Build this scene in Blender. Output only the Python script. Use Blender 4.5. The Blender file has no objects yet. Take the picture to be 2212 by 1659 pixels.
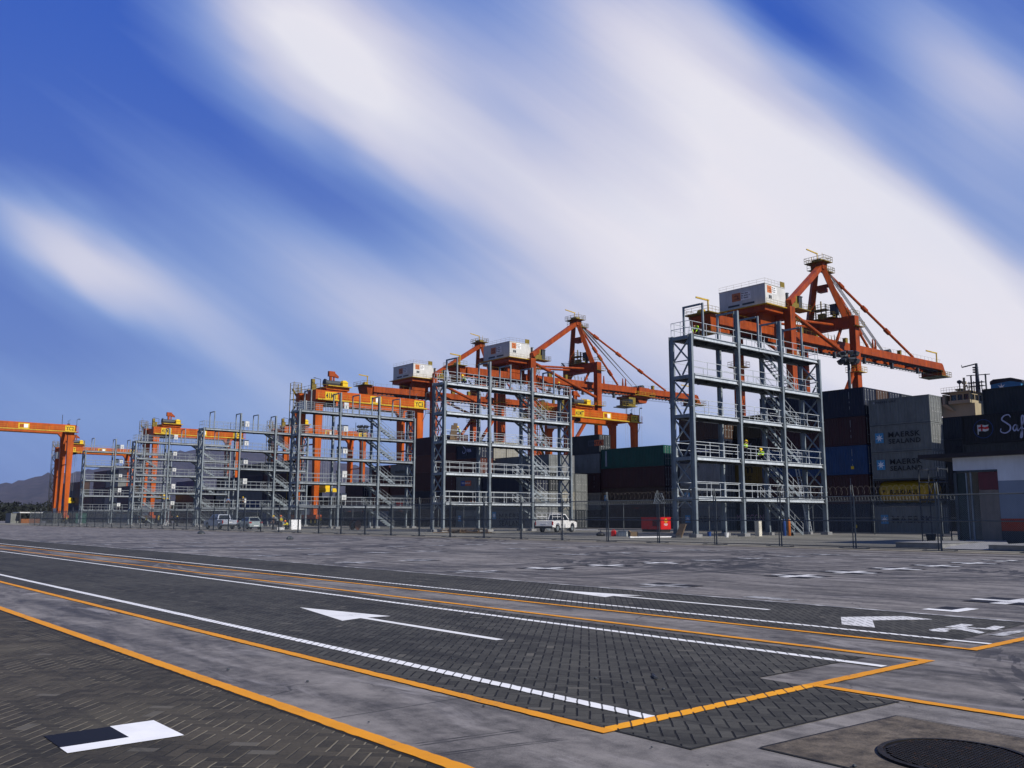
import bpy, math, random
from mathutils import Vector, Matrix
random.seed(7)
S = bpy.context.scene
COL = S.collection
R = math.radians

# ------------------------------------------------------------------ camera
cam = bpy.data.cameras.new('camera')
cam.sensor_width = 36.0
cam.lens = 2258.28 / 2560 * 36.0
cam.clip_start = 0.1
cam.clip_end = 20000
cam_o = bpy.data.objects.new('camera', cam)
COL.objects.link(cam_o)
PIT, YAW, ROL = R(8.415), R(49.724), R(0.04)
F_ = Vector((math.cos(PIT) * math.cos(YAW), math.cos(PIT) * math.sin(YAW), math.sin(PIT)))
R0 = Vector((math.sin(YAW), -math.cos(YAW), 0))
U0 = R0.cross(F_)
R_ = R0 * math.cos(ROL) + U0 * math.sin(ROL)
U_ = U0 * math.cos(ROL) - R0 * math.sin(ROL)
cam_o.matrix_world = Matrix(((R_.x, U_.x, -F_.x, 0), (R_.y, U_.y, -F_.y, 0), (R_.z, U_.z, -F_.z, 1.5), (0, 0, 0, 1)))
S.camera = cam_o

# ------------------------------------------------------------------ light and exposure
SUN_DIR = Vector((0.10, -0.80, 0.63)).normalized()
SUN_STRENGTH = 5.0
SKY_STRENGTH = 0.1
S.view_settings.view_transform = 'Standard'
S.view_settings.look = 'None'
S.view_settings.gamma = 1.0
S.view_settings.exposure = 0.0
S.view_settings.use_curve_mapping = False
sl = bpy.data.lights.new('sun', 'SUN')
sl.energy = SUN_STRENGTH
sl.angle = R(0.5)
sl.color = (1.0, 0.95, 0.87)
so = bpy.data.objects.new('sun', sl)
so.rotation_euler = SUN_DIR.to_track_quat('Z', 'Y').to_euler()
so.location = (0, -60, 80)
COL.objects.link(so)

# ---------------------------------------------------------------- node helper
class NT:
    def __init__(self, tree):
        self.t = tree
    def n(self, typ, **kw):
        nd = self.t.nodes.new(typ)
        for k, v in kw.items():
            setattr(nd, k, v)
        return nd
    def link(self, a, b):
        self.t.links.new(a, b)
    def val(self, sock, v):
        if isinstance(v, (int, float)):
            sock.default_value = v
        elif isinstance(v, (tuple, list)):
            sock.default_value = v
        else:
            self.t.links.new(v, sock)
    def m(self, op, a, b=None, c=None, clamp=False):
        nd = self.t.nodes.new('ShaderNodeMath')
        nd.operation = op
        nd.use_clamp = clamp
        for i, v in enumerate((a, b, c)):
            if v is not None:
                self.val(nd.inputs[i], v)
        return nd.outputs[0]
    def mix(self, f, a, b, mode='MIX'):
        nd = self.t.nodes.new('ShaderNodeMix')
        nd.data_type = 'RGBA'
        nd.blend_type = mode
        self.val(nd.inputs[0], f)
        for i, v in ((6, a), (7, b)):
            if isinstance(v, tuple) and len(v) == 3:
                v = (*v, 1)
            self.val(nd.inputs[i], v)
        return nd.outputs[2]
    def noise(self, vec, scale, detail=4, rough=0.55, dist=0.0, out=0):
        nd = self.t.nodes.new('ShaderNodeTexNoise')
        self.val(nd.inputs['Vector'], vec)
        nd.inputs['Scale'].default_value = scale
        nd.inputs['Detail'].default_value = detail
        nd.inputs['Roughness'].default_value = rough
        nd.inputs['Distortion'].default_value = dist
        return nd.outputs[out]
    def ramp(self, x, a, b, lo=0.0, hi=1.0, smooth=True):
        nd = self.t.nodes.new('ShaderNodeMapRange')
        nd.interpolation_type = 'SMOOTHSTEP' if smooth else 'LINEAR'
        self.val(nd.inputs[0], x)
        nd.inputs[1].default_value = a
        nd.inputs[2].default_value = b
        nd.inputs[3].default_value = lo
        nd.inputs[4].default_value = hi
        return nd.outputs[0]
    def mapping(self, vec, scale=(1, 1, 1), rot=(0, 0, 0), loc=(0, 0, 0)):
        nd = self.t.nodes.new('ShaderNodeMapping')
        self.val(nd.inputs[0], vec)
        nd.inputs['Location'].default_value = loc
        nd.inputs['Rotation'].default_value = rot
        nd.inputs['Scale'].default_value = scale
        return nd.outputs[0]

# ------------------------------------------------------------------- world sky
W = bpy.data.worlds.new('World')
S.world = W
W.use_nodes = True
W.node_tree.nodes.clear()
w = NT(W.node_tree)
sky = w.n('ShaderNodeTexSky', sky_type='NISHITA', sun_disc=False)
sky.sun_elevation = math.asin(SUN_DIR.z)
sky.sun_rotation = math.atan2(SUN_DIR.x, SUN_DIR.y)
sky.air_density = 1.0
sky.dust_density = 0.6
sky.ozone_density = 3.0
tc = w.n('ShaderNodeTexCoord')
D = tc.outputs['Generated']
def vdot(v):
    nd = w.n('ShaderNodeVectorMath', operation='DOT_PRODUCT')
    w.link(D, nd.inputs[0])
    nd.inputs[1].default_value = tuple(v)
    return nd.outputs['Value']
# clouds drift along one direction: laid out on the tangent plane of the north-east sky
SF = Vector((math.cos(PIT) * math.cos(YAW), math.cos(PIT) * math.sin(YAW), math.sin(PIT)))
fw = w.m('MAXIMUM', vdot(SF), 0.12)
uu = w.m('DIVIDE', vdot(R0), fw)
vv = w.m('DIVIDE', vdot(U0), fw)
cmb = w.n('ShaderNodeCombineXYZ')
w.link(uu, cmb.inputs[0]); w.link(vv, cmb.inputs[1])
P = cmb.outputs[0]
STREAK = R(-34)
Pr = w.mapping(P, rot=(0, 0, -STREAK))           # x along the streaks
n_big = w.noise(w.mapping(Pr, scale=(1.3, 4.2, 1)), 2.2, 3, 0.5)
n_fine = w.noise(w.mapping(Pr, scale=(0.55, 5.5, 1), loc=(3, 1, 0)), 2.6, 3, 0.5)
n_hair = w.noise(w.mapping(Pr, scale=(0.5, 30.0, 1), loc=(7, 1, 0)), 3.0, 4, 0.6)
wob = w.m('MULTIPLY', w.m('SUBTRACT', n_big, 0.5), 0.08)
sep = w.n('ShaderNodeSeparateXYZ'); w.link(P, sep.inputs[0])
px = w.m('ADD', sep.outputs[0], w.m('MULTIPLY', wob, 0.5))
py = w.m('ADD', sep.outputs[1], wob)
def blob(cx, cy, sa, sb, ang, amp, p=None):
    """soft streak: centre in photo pixels (2212 wide), half lengths along / across"""
    k = 1.0 / 1951.3                       # one pixel on the tangent plane
    ux, uy = (cx - 1106) * k, (829.5 - cy) * k
    ca, sn = math.cos(R(-ang)), math.sin(R(-ang))
    dx = w.m('SUBTRACT', px, ux); dy = w.m('SUBTRACT', py, uy)
    a = w.m('ADD', w.m('MULTIPLY', dx, ca), w.m('MULTIPLY', dy, sn))
    b = w.m('SUBTRACT', w.m('MULTIPLY', dy, ca), w.m('MULTIPLY', dx, sn))
    a = w.m('MULTIPLY', a, 1 / (sa * k)); b = w.m('MULTIPLY', b, 1 / (sb * k))
    q = w.m('ADD', w.m('MULTIPLY', a, a), w.m('MULTIPLY', b, b))
    g = w.m('POWER', 2.718, w.m('MULTIPLY', q, -1.0))
    return w.m('MULTIPLY', g, amp)
BLOBS = [(650, 60, 290, 170, 42, .90), (800, 260, 330, 110, 36, .42), (1050, 180, 420, 200, 35, .36), (1240, 430, 420, 140, 32, .42),
         (1400, 40, 330, 150, 38, .42), (1640, 300, 540, 190, 38, .66), (1850, 560, 560, 210, 25, .70), (1300, 680, 760, 220, 12, .62),
         (2120, 190, 360, 170, 36, .66), (2100, 820, 500, 260, 10, .75), (130, 545, 240, 72, 30, .66), (430, 690, 330, 80, 34, .38),
         (820, 700, 420, 130, 25, .34), (700, 920, 800, 120, 4, .36)]
tot = None
for bl in BLOBS:
    g = blob(*bl)
    tot = g if tot is None else w.m('ADD', tot, g)
HOLES = [(1770, 85, 300, 75, 33, .25), (2060, 430, 330, 60, 38, .18), (790, 420, 300, 90, 33, .26), (1130, 290, 200, 55, 35, .18)]
for bl in HOLES:
    tot = w.m('SUBTRACT', tot, blob(*bl))
dens = w.m('ADD', tot, w.m('MULTIPLY', w.m('SUBTRACT', n_fine, 0.5), 0.26))
dens = w.m('ADD', dens, w.m('MULTIPLY', w.m('SUBTRACT', n_hair, 0.5), 0.075))
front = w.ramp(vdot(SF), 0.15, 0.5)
dens = w.m('MULTIPLY', dens, front)
dens = w.m('MULTIPLY', w.ramp(dens, 0.04, 1.08, smooth=False), 0.98)
# clear air: the Nishita sky, turned towards the violet blue of the picture in the north-east
up = w.n('ShaderNodeSeparateXYZ'); w.link(D, up.inputs[0])
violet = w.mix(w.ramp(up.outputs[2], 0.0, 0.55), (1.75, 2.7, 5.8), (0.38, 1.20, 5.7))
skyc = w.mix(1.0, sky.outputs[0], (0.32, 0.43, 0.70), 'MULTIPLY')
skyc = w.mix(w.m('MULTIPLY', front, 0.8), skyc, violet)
cloudc = w.mix(w.ramp(n_big, 0.3, 0.75), (7.9, 7.9, 8.7), (8.5, 8.2, 8.8))
cloudc = w.mix(w.ramp(dens, 0.15, 0.75), (4.6, 6.4, 9.3), cloudc)
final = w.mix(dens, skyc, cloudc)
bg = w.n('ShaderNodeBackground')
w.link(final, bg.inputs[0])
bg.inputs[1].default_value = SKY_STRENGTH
wo = w.n('ShaderNodeOutputWorld')
w.link(bg.outputs[0], wo.inputs[0])

# ------------------------------------------------------------- mesh builder
class MB:
    def __init__(self):
        self.v = []; self.f = []
    def add(self, vs, fs):
        o = len(self.v)
        self.v += [tuple(p) for p in vs]
        self.f += [tuple(i + o for i in f) for f in fs]
        return self
    def box(self, x0, x1, y0, y1, z0, z1):
        vs = [(x, y, z) for z in (z0, z1) for y in (y0, y1) for x in (x0, x1)]
        return self.add(vs, [(0, 2, 3, 1), (4, 5, 7, 6), (0, 1, 5, 4), (2, 6, 7, 3), (0, 4, 6, 2), (1, 3, 7, 5)])
    def hexa(self, b, t):
        """four bottom points and four top points, both counter-clockwise seen from above"""
        return self.add(list(b) + list(t), [(3, 2, 1, 0), (4, 5, 6, 7)] + [(i, (i + 1) % 4, 4 + (i + 1) % 4, 4 + i) for i in range(4)])
    def beam(self, p, q, w, h=None, w2=None, h2=None, up=(0, 0, 1)):
        h = w if h is None else h
        w2 = w if w2 is None else w2
        h2 = h if h2 is None else h2
        p = Vector(p); q = Vector(q); d = (q - p).normalized()
        u = Vector(up)
        if abs(d.dot(u)) > 0.98: u = Vector((0, 1, 0))
        s = d.cross(u).normalized(); u = s.cross(d)
        vs = [p - s * w / 2 - u * h / 2, p + s * w / 2 - u * h / 2, p + s * w / 2 + u * h / 2, p - s * w / 2 + u * h / 2,
              q - s * w2 / 2 - u * h2 / 2, q + s * w2 / 2 - u * h2 / 2, q + s * w2 / 2 + u * h2 / 2, q - s * w2 / 2 + u * h2 / 2]
        return self.add(vs, [(0, 1, 2, 3), (7, 6, 5, 4), (0, 4, 5, 1), (1, 5, 6, 2), (2, 6, 7, 3), (3, 7, 4, 0)])
    def tube(self, p, q, r, n=6, r2=None, cap=True):
        r2 = r if r2 is None else r2
        p = Vector(p); q = Vector(q); d = (q - p).normalized()
        u = Vector((0, 0, 1)) if abs(d.z) < 0.95 else Vector((1, 0, 0))
        s = d.cross(u).normalized(); u = s.cross(d)
        vs = []
        for c, rr in ((p, r), (q, r2)):
            for i in range(n):
                a = 2 * math.pi * i / n
                vs.append(c + (s * math.cos(a) + u * math.sin(a)) * rr)
        fs = [(i, i + n, (i + 1) % n + n, (i + 1) % n) for i in range(n)]
        if cap: fs += [tuple(range(n)), tuple(range(2 * n - 1, n - 1, -1))]
        return self.add(vs, fs)
    def path(self, pts, r, n=5):
        for a, b in zip(pts, pts[1:]): self.tube(a, b, r, n)
        return self
    def prism(self, poly, y0, y1, axis='Y'):
        """polygon in (x,z) extruded along y (or in (y,z) along x, or (x,y) along z)"""
        n = len(poly)
        mk = {'Y': lambda a, b, c: (a, c, b), 'X': lambda a, b, c: (c, a, b), 'Z': lambda a, b, c: (a, b, c)}[axis]
        vs = [mk(a, b, y0) for a, b in poly] + [mk(a, b, y1) for a, b in poly]
        fs = [tuple(range(n)), tuple(range(2 * n - 1, n - 1, -1))] + [(i, i + n, (i + 1) % n + n, (i + 1) % n) for i in range(n)]
        return self.add(vs, fs)
    def lathe(self, c, prof, n=12, axis='Z'):
        c = Vector(c); vs = []
        for r, h in prof:
            for i in range(n):
                a = 2 * math.pi * i / n
                p = (r * math.cos(a), r * math.sin(a), h)
                if axis == 'Y': p = (p[0], h, p[1])
                if axis == 'X': p = (h, p[0], p[1])
                vs.append(c + Vector(p))
        m_ = len(prof); fs = []
        for j in range(m_ - 1):
            for i in range(n):
                fs.append((j * n + i, j * n + (i + 1) % n, (j + 1) * n + (i + 1) % n, (j + 1) * n + i))
        fs += [tuple(range(n - 1, -1, -1)), tuple(range((m_ - 1) * n, m_ * n))]
        return self.add(vs, fs)
    def mesh(self, name, smooth=False):
        me = bpy.data.meshes.new(name)
        me.from_pydata(self.v, [], self.f)
        me.validate()
        fix_normals(me)
        if smooth:
            for p in me.polygons: p.use_smooth = True
        return me
    def build(self, name, mat, parent=None, smooth=False, kind=None, loc=None):
        return obj(name, self.mesh(name, smooth), mat, parent, kind, loc)

def fix_normals(me):
    import bmesh
    b = bmesh.new(); b.from_mesh(me)
    bmesh.ops.recalc_face_normals(b, faces=b.faces)
    b.to_mesh(me); b.free()

def obj(name, me, mat, parent=None, kind=None, loc=None):
    o = bpy.data.objects.new(name, me)
    COL.objects.link(o)
    if mat is not None:
        if len(me.materials) == 0: me.materials.append(mat)
        if me.materials[0] is not mat:
            o.material_slots[0].link = 'OBJECT'
            o.material_slots[0].material = mat
    if parent is not None: o.parent = parent
    if kind: o['kind'] = kind
    if loc is not None: o.location = loc
    return o

def thing(name, label, cat, loc=(0, 0, 0), rz=0.0, group=None):
    o = bpy.data.objects.new(name, None)
    COL.objects.link(o)
    o.empty_display_size = 0.3
    o.location = loc; o.rotation_euler = (0, 0, rz)
    return tag(o, label, cat, group)

def tag(o, label, cat, group=None):
    o['label'] = label; o['category'] = cat
    if group: o['group'] = group
    return o

def copy_tree(o, parent=None):
    c = o.copy(); COL.objects.link(c); c.parent = parent
    for ch in list(o.children): copy_tree(ch, c)
    return c

_tx = {}
def text_mesh(body, width, height, off=0.02, shear=0.0):
    """lettering as a flat mesh, lower left corner at 0,0, fitted to width x height"""
    key = (body, off, shear)
    if key not in _tx:
        cu = bpy.data.curves.new('lettering', 'FONT')
        cu.body = body; cu.size = 1.0; cu.offset = off; cu.extrude = 0.0; cu.shear = shear; cu.space_character = 1.12
        cu.resolution_u = 3
        t = bpy.data.objects.new('lettering', cu)
        COL.objects.link(t)
        bpy.context.view_layer.update()
        me = bpy.data.meshes.new_from_object(t.evaluated_get(bpy.context.evaluated_depsgraph_get()))
        bpy.data.objects.remove(t)
        vs = [v.co.copy() for v in me.vertices]
        x0 = min(v.x for v in vs); x1 = max(v.x for v in vs); y0 = min(v.y for v in vs); y1 = max(v.y for v in vs)
        _tx[key] = ([((v.x - x0) / (x1 - x0), (v.y - y0) / (y1 - y0)) for v in vs], [tuple(p.vertices) for p in me.polygons])
        bpy.data.meshes.remove(me)
    vs, fs = _tx[key]
    return [(a * width, b * height) for a, b in vs], fs

def lay(uv, origin, face, lift=0.012):
    """flat (u,v) points onto a face looking to -X, -Y or up"""
    ox, oy, oz = origin
    if face == '-X': return [(ox - lift, oy - a, oz + b) for a, b in uv]
    if face == '-Y': return [(ox + a, oy - lift, oz + b) for a, b in uv]
    return [(ox + a, oy + b, oz + lift) for a, b in uv]

def lettering(body, width, height, origin, face, mat, parent, off=0.02, shear=0.0, lift=0.012, name='lettering'):
    uv, fs = text_mesh(body, width, height, off, shear)
    return MB().add(lay(uv, origin, face, lift), fs).build(name, mat, parent)

def flat(polys, origin, face, mat, parent, name, lift=0.012):
    m_ = MB()
    for poly in polys:
        m_.add(lay(poly, origin, face, lift), [tuple(range(len(poly)))])
    return m_.build(name, mat, parent)

def star_poly(cx, cy, r, r2, n=7, a0=90):
    return [(cx + (r if i % 2 == 0 else r2) * math.cos(R(a0 + 180 * i / n)), cy + (r if i % 2 == 0 else r2) * math.sin(R(a0 + 180 * i / n))) for i in range(2 * n)]

# --------------------------------------------------------------- materials
_m = {}
def new_mat(name):
    m_ = bpy.data.materials.new(name)
    m_.use_nodes = True
    m_.node_tree.nodes.clear()
    t = NT(m_.node_tree)
    p = t.n('ShaderNodeBsdfPrincipled')
    o = t.n('ShaderNodeOutputMaterial')
    t.link(p.outputs[0], o.inputs[0])
    return m_, t, p

def paint(name, col, rough=0.5, metal=0.0, wear=0.25, scale=1.5, rust=None, rust_amt=0.0, spec=0.4, bump=0.0, streak=True):
    if name in _m: return _m[name]
    m_, t, p = new_mat(name)
    g = t.n('ShaderNodeTexCoord').outputs['Object']
    inf = t.n('ShaderNodeObjectInfo')
    off = t.n('ShaderNodeVectorMath', operation='ADD')
    t.link(g, off.inputs[0])
    sc = t.n('ShaderNodeVectorMath', operation='SCALE')
    t.link(inf.outputs['Location'], sc.inputs[0]); sc.inputs['Scale'].default_value = 0.37
    t.link(sc.outputs[0], off.inputs[1])
    v = off.outputs[0]
    n1 = t.noise(v, scale, 5, 0.6)
    n2 = t.noise(t.mapping(v, scale=(3, 3, 0.35) if streak else (1, 1, 1)), scale * 1.7, 5, 0.65)
    f = t.m('MULTIPLY', t.m('ADD', t.m('MULTIPLY', n1, 0.5), t.m('MULTIPLY', n2, 0.5)), 1.0)
    dark = tuple(c * (1 - wear) for c in col); lite = tuple(min(1, c * (1 + wear * 0.6)) for c in col)
    c = t.mix(t.ramp(f, 0.32, 0.68), dark, lite)
    if rust:
        rr = t.ramp(t.noise(t.mapping(v, scale=(2.2, 2.2, 0.5), loc=(5, 2, 1)), scale * 1.3, 6, 0.7), 0.62 - rust_amt, 0.74 - rust_amt)
        c = t.mix(t.m('MULTIPLY', rr, 0.8), c, rust)
    t.link(c, p.inputs['Base Color'])
    p.inputs['Metallic'].default_value = metal
    t.link(t.ramp(n2, 0.2, 0.8, rough - 0.1, min(1, rough + 0.15)), p.inputs['Roughness'])
    p.inputs['Specular IOR Level'].default_value = spec
    if bump:
        b = t.n('ShaderNodeBump'); b.inputs['Strength'].default_value = bump; b.inputs['Distance'].default_value = 0.02
        t.link(t.noise(v, scale * 8, 4), b.inputs['Height']); t.link(b.outputs[0], p.inputs['Normal'])
    _m[name] = m_
    return m_

RUST = (0.10, 0.035, 0.015)
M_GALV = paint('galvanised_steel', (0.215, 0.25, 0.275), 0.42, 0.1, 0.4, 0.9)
M_RAILF = paint('far_rail_steel', (0.28, 0.31, 0.335), 0.45, 0.1, 0.3, 0.9)  # same galvanised rail steel in a darker tone for the farther racks
M_RAIL = paint('bright_rail_steel', (0.50, 0.54, 0.57), 0.4, 0.1, 0.25, 0.9)
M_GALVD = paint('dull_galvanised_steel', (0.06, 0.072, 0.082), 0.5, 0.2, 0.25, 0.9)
M_GRATE = paint('deck_grating', (0.04, 0.045, 0.05), 0.6, 0.3, 0.3, 2)
M_ORANGE = paint('crane_orange_paint', (0.29, 0.050, 0.004), 0.5, 0.0, 0.4, 0.35, RUST, 0.04, 0.25)
M_RORANGE = paint('yard_crane_orange_paint', (0.42, 0.078, 0.003), 0.5, 0.0, 0.32, 0.35, RUST, 0.01, 0.25)
M_YELLOW = paint('crane_yellow_paint', (0.48, 0.31, 0.015), 0.5, 0.0, 0.35, 1.0, RUST, 0.04)
M_SIGNY = paint('sign_yellow', (0.66, 0.44, 0.008), 0.5, 0.0, 0.08, 1.0)
M_OLIVE = paint('olive_yellow_paint', (0.20, 0.145, 0.015), 0.55, 0.0, 0.35, 1.0, RUST, 0.05)
M_HOUSE = paint('house_white_cladding', (0.55, 0.55, 0.53), 0.5, 0.0, 0.16, 0.5)
M_WHITE = paint('white_paint', (0.82, 0.82, 0.82), 0.4, 0.0, 0.08, 1.0)
M_BLACK = paint('black_paint', (0.012, 0.012, 0.014), 0.5, 0.0, 0.2, 1.0)
M_RUBBER = paint('tyre_rubber', (0.015, 0.015, 0.016), 0.8, 0.0, 0.3, 3)
M_GLASS = paint('dark_glass', (0.012, 0.016, 0.02), 0.08, 0.0, 0.1, 1.0, spec=0.8)
M_ROPE = paint('steel_rope', (0.36, 0.38, 0.42), 0.5, 0.4, 0.2, 1.0)
M_DGREY = paint('dark_grey_paint', (0.045, 0.052, 0.06), 0.5, 0.0, 0.25, 1.0)
M_CONC = paint('precast_concrete', (0.25, 0.25, 0.25), 0.85, 0.0, 0.3, 1.5, bump=0.3, streak=False)
M_WOOD = paint('rough_timber', (0.26, 0.16, 0.075), 0.8, 0.0, 0.4, 2.0, streak=False)
M_PLY = paint('brown_board', (0.11, 0.075, 0.045), 0.75, 0.0, 0.3, 2.0)
M_RED = paint('red_enamel', (0.62, 0.012, 0.010), 0.4, 0.0, 0.15, 1.0)
M_BLUE = paint('blue_enamel', (0.015, 0.06, 0.25), 0.45, 0.0, 0.2, 1.0)
M_CYLO = paint('orange_enamel', (0.50, 0.14, 0.015), 0.45, 0.0, 0.3, 2.0, RUST, 0.05)
M_CREAM = paint('ship_cream_paint', (0.36, 0.30, 0.19), 0.5, 0.0, 0.12, 0.3)
M_EMBLEM = paint('emblem_blue', (0.07, 0.28, 0.50), 0.5, 0.0, 0.12, 1.0)
M_SKYBLUE = paint('pale_blue_paint', (0.035, 0.16, 0.33), 0.5, 0.0, 0.12, 1.0)
M_LETTER = paint('black_lettering', (0.012, 0.013, 0.015), 0.6, 0.0, 0.1, 1.0)
M_LETTERW = paint('white_lettering', (0.62, 0.62, 0.62), 0.6, 0.0, 0.1, 1.0)
M_LETTERG = paint('faded_lettering', (0.26, 0.27, 0.29), 0.6, 0.0, 0.2, 1.0)
# ===================================================================== ground
def ground_material():
    m_, t, p = new_mat('yard_concrete')
    g = t.n('ShaderNodeTexCoord').outputs['Object']
    sp = t.n('ShaderNodeSeparateXYZ'); t.link(g, sp.inputs[0])
    X, Y = sp.outputs[0], sp.outputs[1]
    n1 = t.noise(g, 0.16, 5, 0.6)
    n2 = t.noise(t.mapping(g, scale=(2.2, 0.45, 1)), 0.9, 6, 0.62, 0.6)
    n3 = t.noise(g, 5.5, 6, 0.7)
    n4 = t.noise(g, 70, 4, 0.7)
    f = t.m('ADD', t.m('ADD', t.m('MULTIPLY', n1, 0.22), t.m('MULTIPLY', n2, 0.40)), t.m('ADD', t.m('MULTIPLY', n3, 0.24), t.m('MULTIPLY', n4, 0.14)))
    c = t.mix(t.ramp(f, 0.39, 0.62), (0.046, 0.043, 0.041), (0.250, 0.232, 0.218))
    # oil and rubber stains stretched along the traffic
    st = t.noise(t.mapping(g, scale=(1.6, 0.22, 1), loc=(3, 9, 0)), 0.8, 5, 0.65, 0.8)
    c = t.mix(t.ramp(st, 0.54, 0.72, 0, 0.7), c, (0.035, 0.034, 0.038))
    wl = t.noise(t.mapping(g, scale=(1.1, 0.30, 1), loc=(13, 2, 0)), 1.3, 6, 0.68, 1.0)
    c = t.mix(t.ramp(wl, 0.52, 0.70, 0, 0.65), c, (0.34, 0.32, 0.315))
    st2 = t.noise(t.mapping(g, loc=(31, 4, 0)), 1.7, 6, 0.7)
    c = t.mix(t.ramp(st2, 0.66, 0.75, 0, 0.45), c, (0.04, 0.037, 0.035))
    # turning lorries have left curved tyre marks
    for cx, cy, r0, r1, sc, s0, amp in ((24.5, 20.5, 1.0, 4.4, 1.5, 0.50, 0.75), (30.0, 24.5, 1.5, 5.0, 1.2, 0.50, 0.6), (26.5, 14.6, 2.0, 6.5, 1.3, 0.52, 0.65), (19.0, 26.0, 3.0, 11.0, 0.9, 0.53, 0.5),
                                   (12.4, -1.0, 3.2, 6.2, 3.4, 0.56, 0.6), (24.0, 60.0, 6.0, 22.0, 0.55, 0.54, 0.5), (29, 36, 2, 8, 0.9, 0.53, 0.55)):
        dx = t.m('SUBTRACT', X, cx); dy = t.m('SUBTRACT', Y, cy)
        r = t.m('SQRT', t.m('ADD', t.m('MULTIPLY', dx, dx), t.m('MULTIPLY', dy, dy)))
        band = t.m('MULTIPLY', t.ramp(r, r0, r0 + 0.5), t.ramp(r, r1, r1 - 0.8))
        cv = t.n('ShaderNodeCombineXYZ'); t.link(r, cv.inputs[0]); t.link(t.m('MULTIPLY', t.m('ARCTAN2', dy, dx), 0.7), cv.inputs[1]); cv.inputs[2].default_value = cx
        ring = t.ramp(t.noise(cv.outputs[0], sc * 2, 3, 0.6), s0 - .02, s0 + 0.03)
        c = t.mix(t.m('MULTIPLY', t.m('MULTIPLY', ring, band), min(1, amp * 1.25)), c, (0.028, 0.028, 0.031))
    # hairline cracks
    vo = t.n('ShaderNodeTexVoronoi', feature='DISTANCE_TO_EDGE'); vo.inputs['Scale'].default_value = 0.33
    wv = t.n('ShaderNodeVectorMath', operation='MULTIPLY_ADD')
    nn = t.n('ShaderNodeTexNoise'); t.link(g, nn.inputs['Vector']); nn.inputs['Scale'].default_value = 2.2; nn.inputs['Detail'].default_value = 6
    t.link(nn.outputs['Color'], wv.inputs[0]); wv.inputs[1].default_value = (.7, .7, 0); t.link(g, wv.inputs[2]); t.link(wv.outputs[0], vo.inputs['Vector'])
    ck = t.m('MULTIPLY', t.ramp(vo.outputs['Distance'], 0.0, 0.0045, 1, 0), t.ramp(n1, .48, .58))
    c = t.mix(t.m('MULTIPLY', ck, .8), c, (0.02, 0.02, 0.02))
    # chalky scuffs and scattered dark specks
    sp2 = t.noise(t.mapping(g, loc=(3, 3, 0)), 14, 3, .6)
    c = t.mix(t.ramp(sp2, .70, .74, 0, .8), c, (0.03, 0.03, 0.03))
    # skid lines across the near strip
    for (ax, ay, bx, by, wd) in ((3.55, 5.27, 4.45, 5.12, .008), (3.55, 5.21, 4.45, 5.06, .008), (3.5, 4.97, 4.5, 4.72, .009), (3.5, 4.92, 4.5, 4.68, .007)):
        L = math.hypot(bx - ax, by - ay); nx, ny = -(by - ay) / L, (bx - ax) / L
        dd = t.m('ABSOLUTE', t.m('ADD', t.m('MULTIPLY', t.m('SUBTRACT', X, ax), nx), t.m('MULTIPLY', t.m('SUBTRACT', Y, ay), ny)))
        al = t.m('ADD', t.m('MULTIPLY', t.m('SUBTRACT', X, ax), ny / 1), t.m('MULTIPLY', t.m('SUBTRACT', Y, ay), -nx))
        k = t.m('MULTIPLY', t.ramp(dd, wd, wd * 2.2, 1, 0), t.m('MULTIPLY', t.ramp(al, 0, .1), t.ramp(al, L, L - .1)))
        c = t.mix(t.m('MULTIPLY', k, t.ramp(n3, .35, .6, .2, .9)), c, (0.02, 0.02, 0.022))
    # broom marks and hairline joints between the poured bays
    jx = t.m('ABSOLUTE', t.m('SUBTRACT', t.m('FRACT', t.m('MULTIPLY', t.m('ADD', Y, 1.2), 1 / 5.0)), 0.5))
    strip = t.m('MULTIPLY', t.ramp(X, 3.4, 3.41), t.ramp(X, 11.0, 11.01, 1, 0))
    c = t.mix(t.m('MULTIPLY', t.ramp(jx, 0.0012, 0.003, 0.7, 0), strip), c, (0.03, 0.03, 0.03))
    t.link(c, p.inputs['Base Color'])
    t.link(t.ramp(f, 0.3, 0.7, 0.62, 0.85), p.inputs['Roughness'])
    p.inputs['Specular IOR Level'].default_value = 0.3
    b = t.n('ShaderNodeBump'); b.inputs['Strength'].default_value = 0.35; b.inputs['Distance'].default_value = 0.01
    t.link(t.m('ADD', n4, n3), b.inputs['Height']); t.link(b.outputs[0], p.inputs['Normal'])
    return m_

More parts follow.
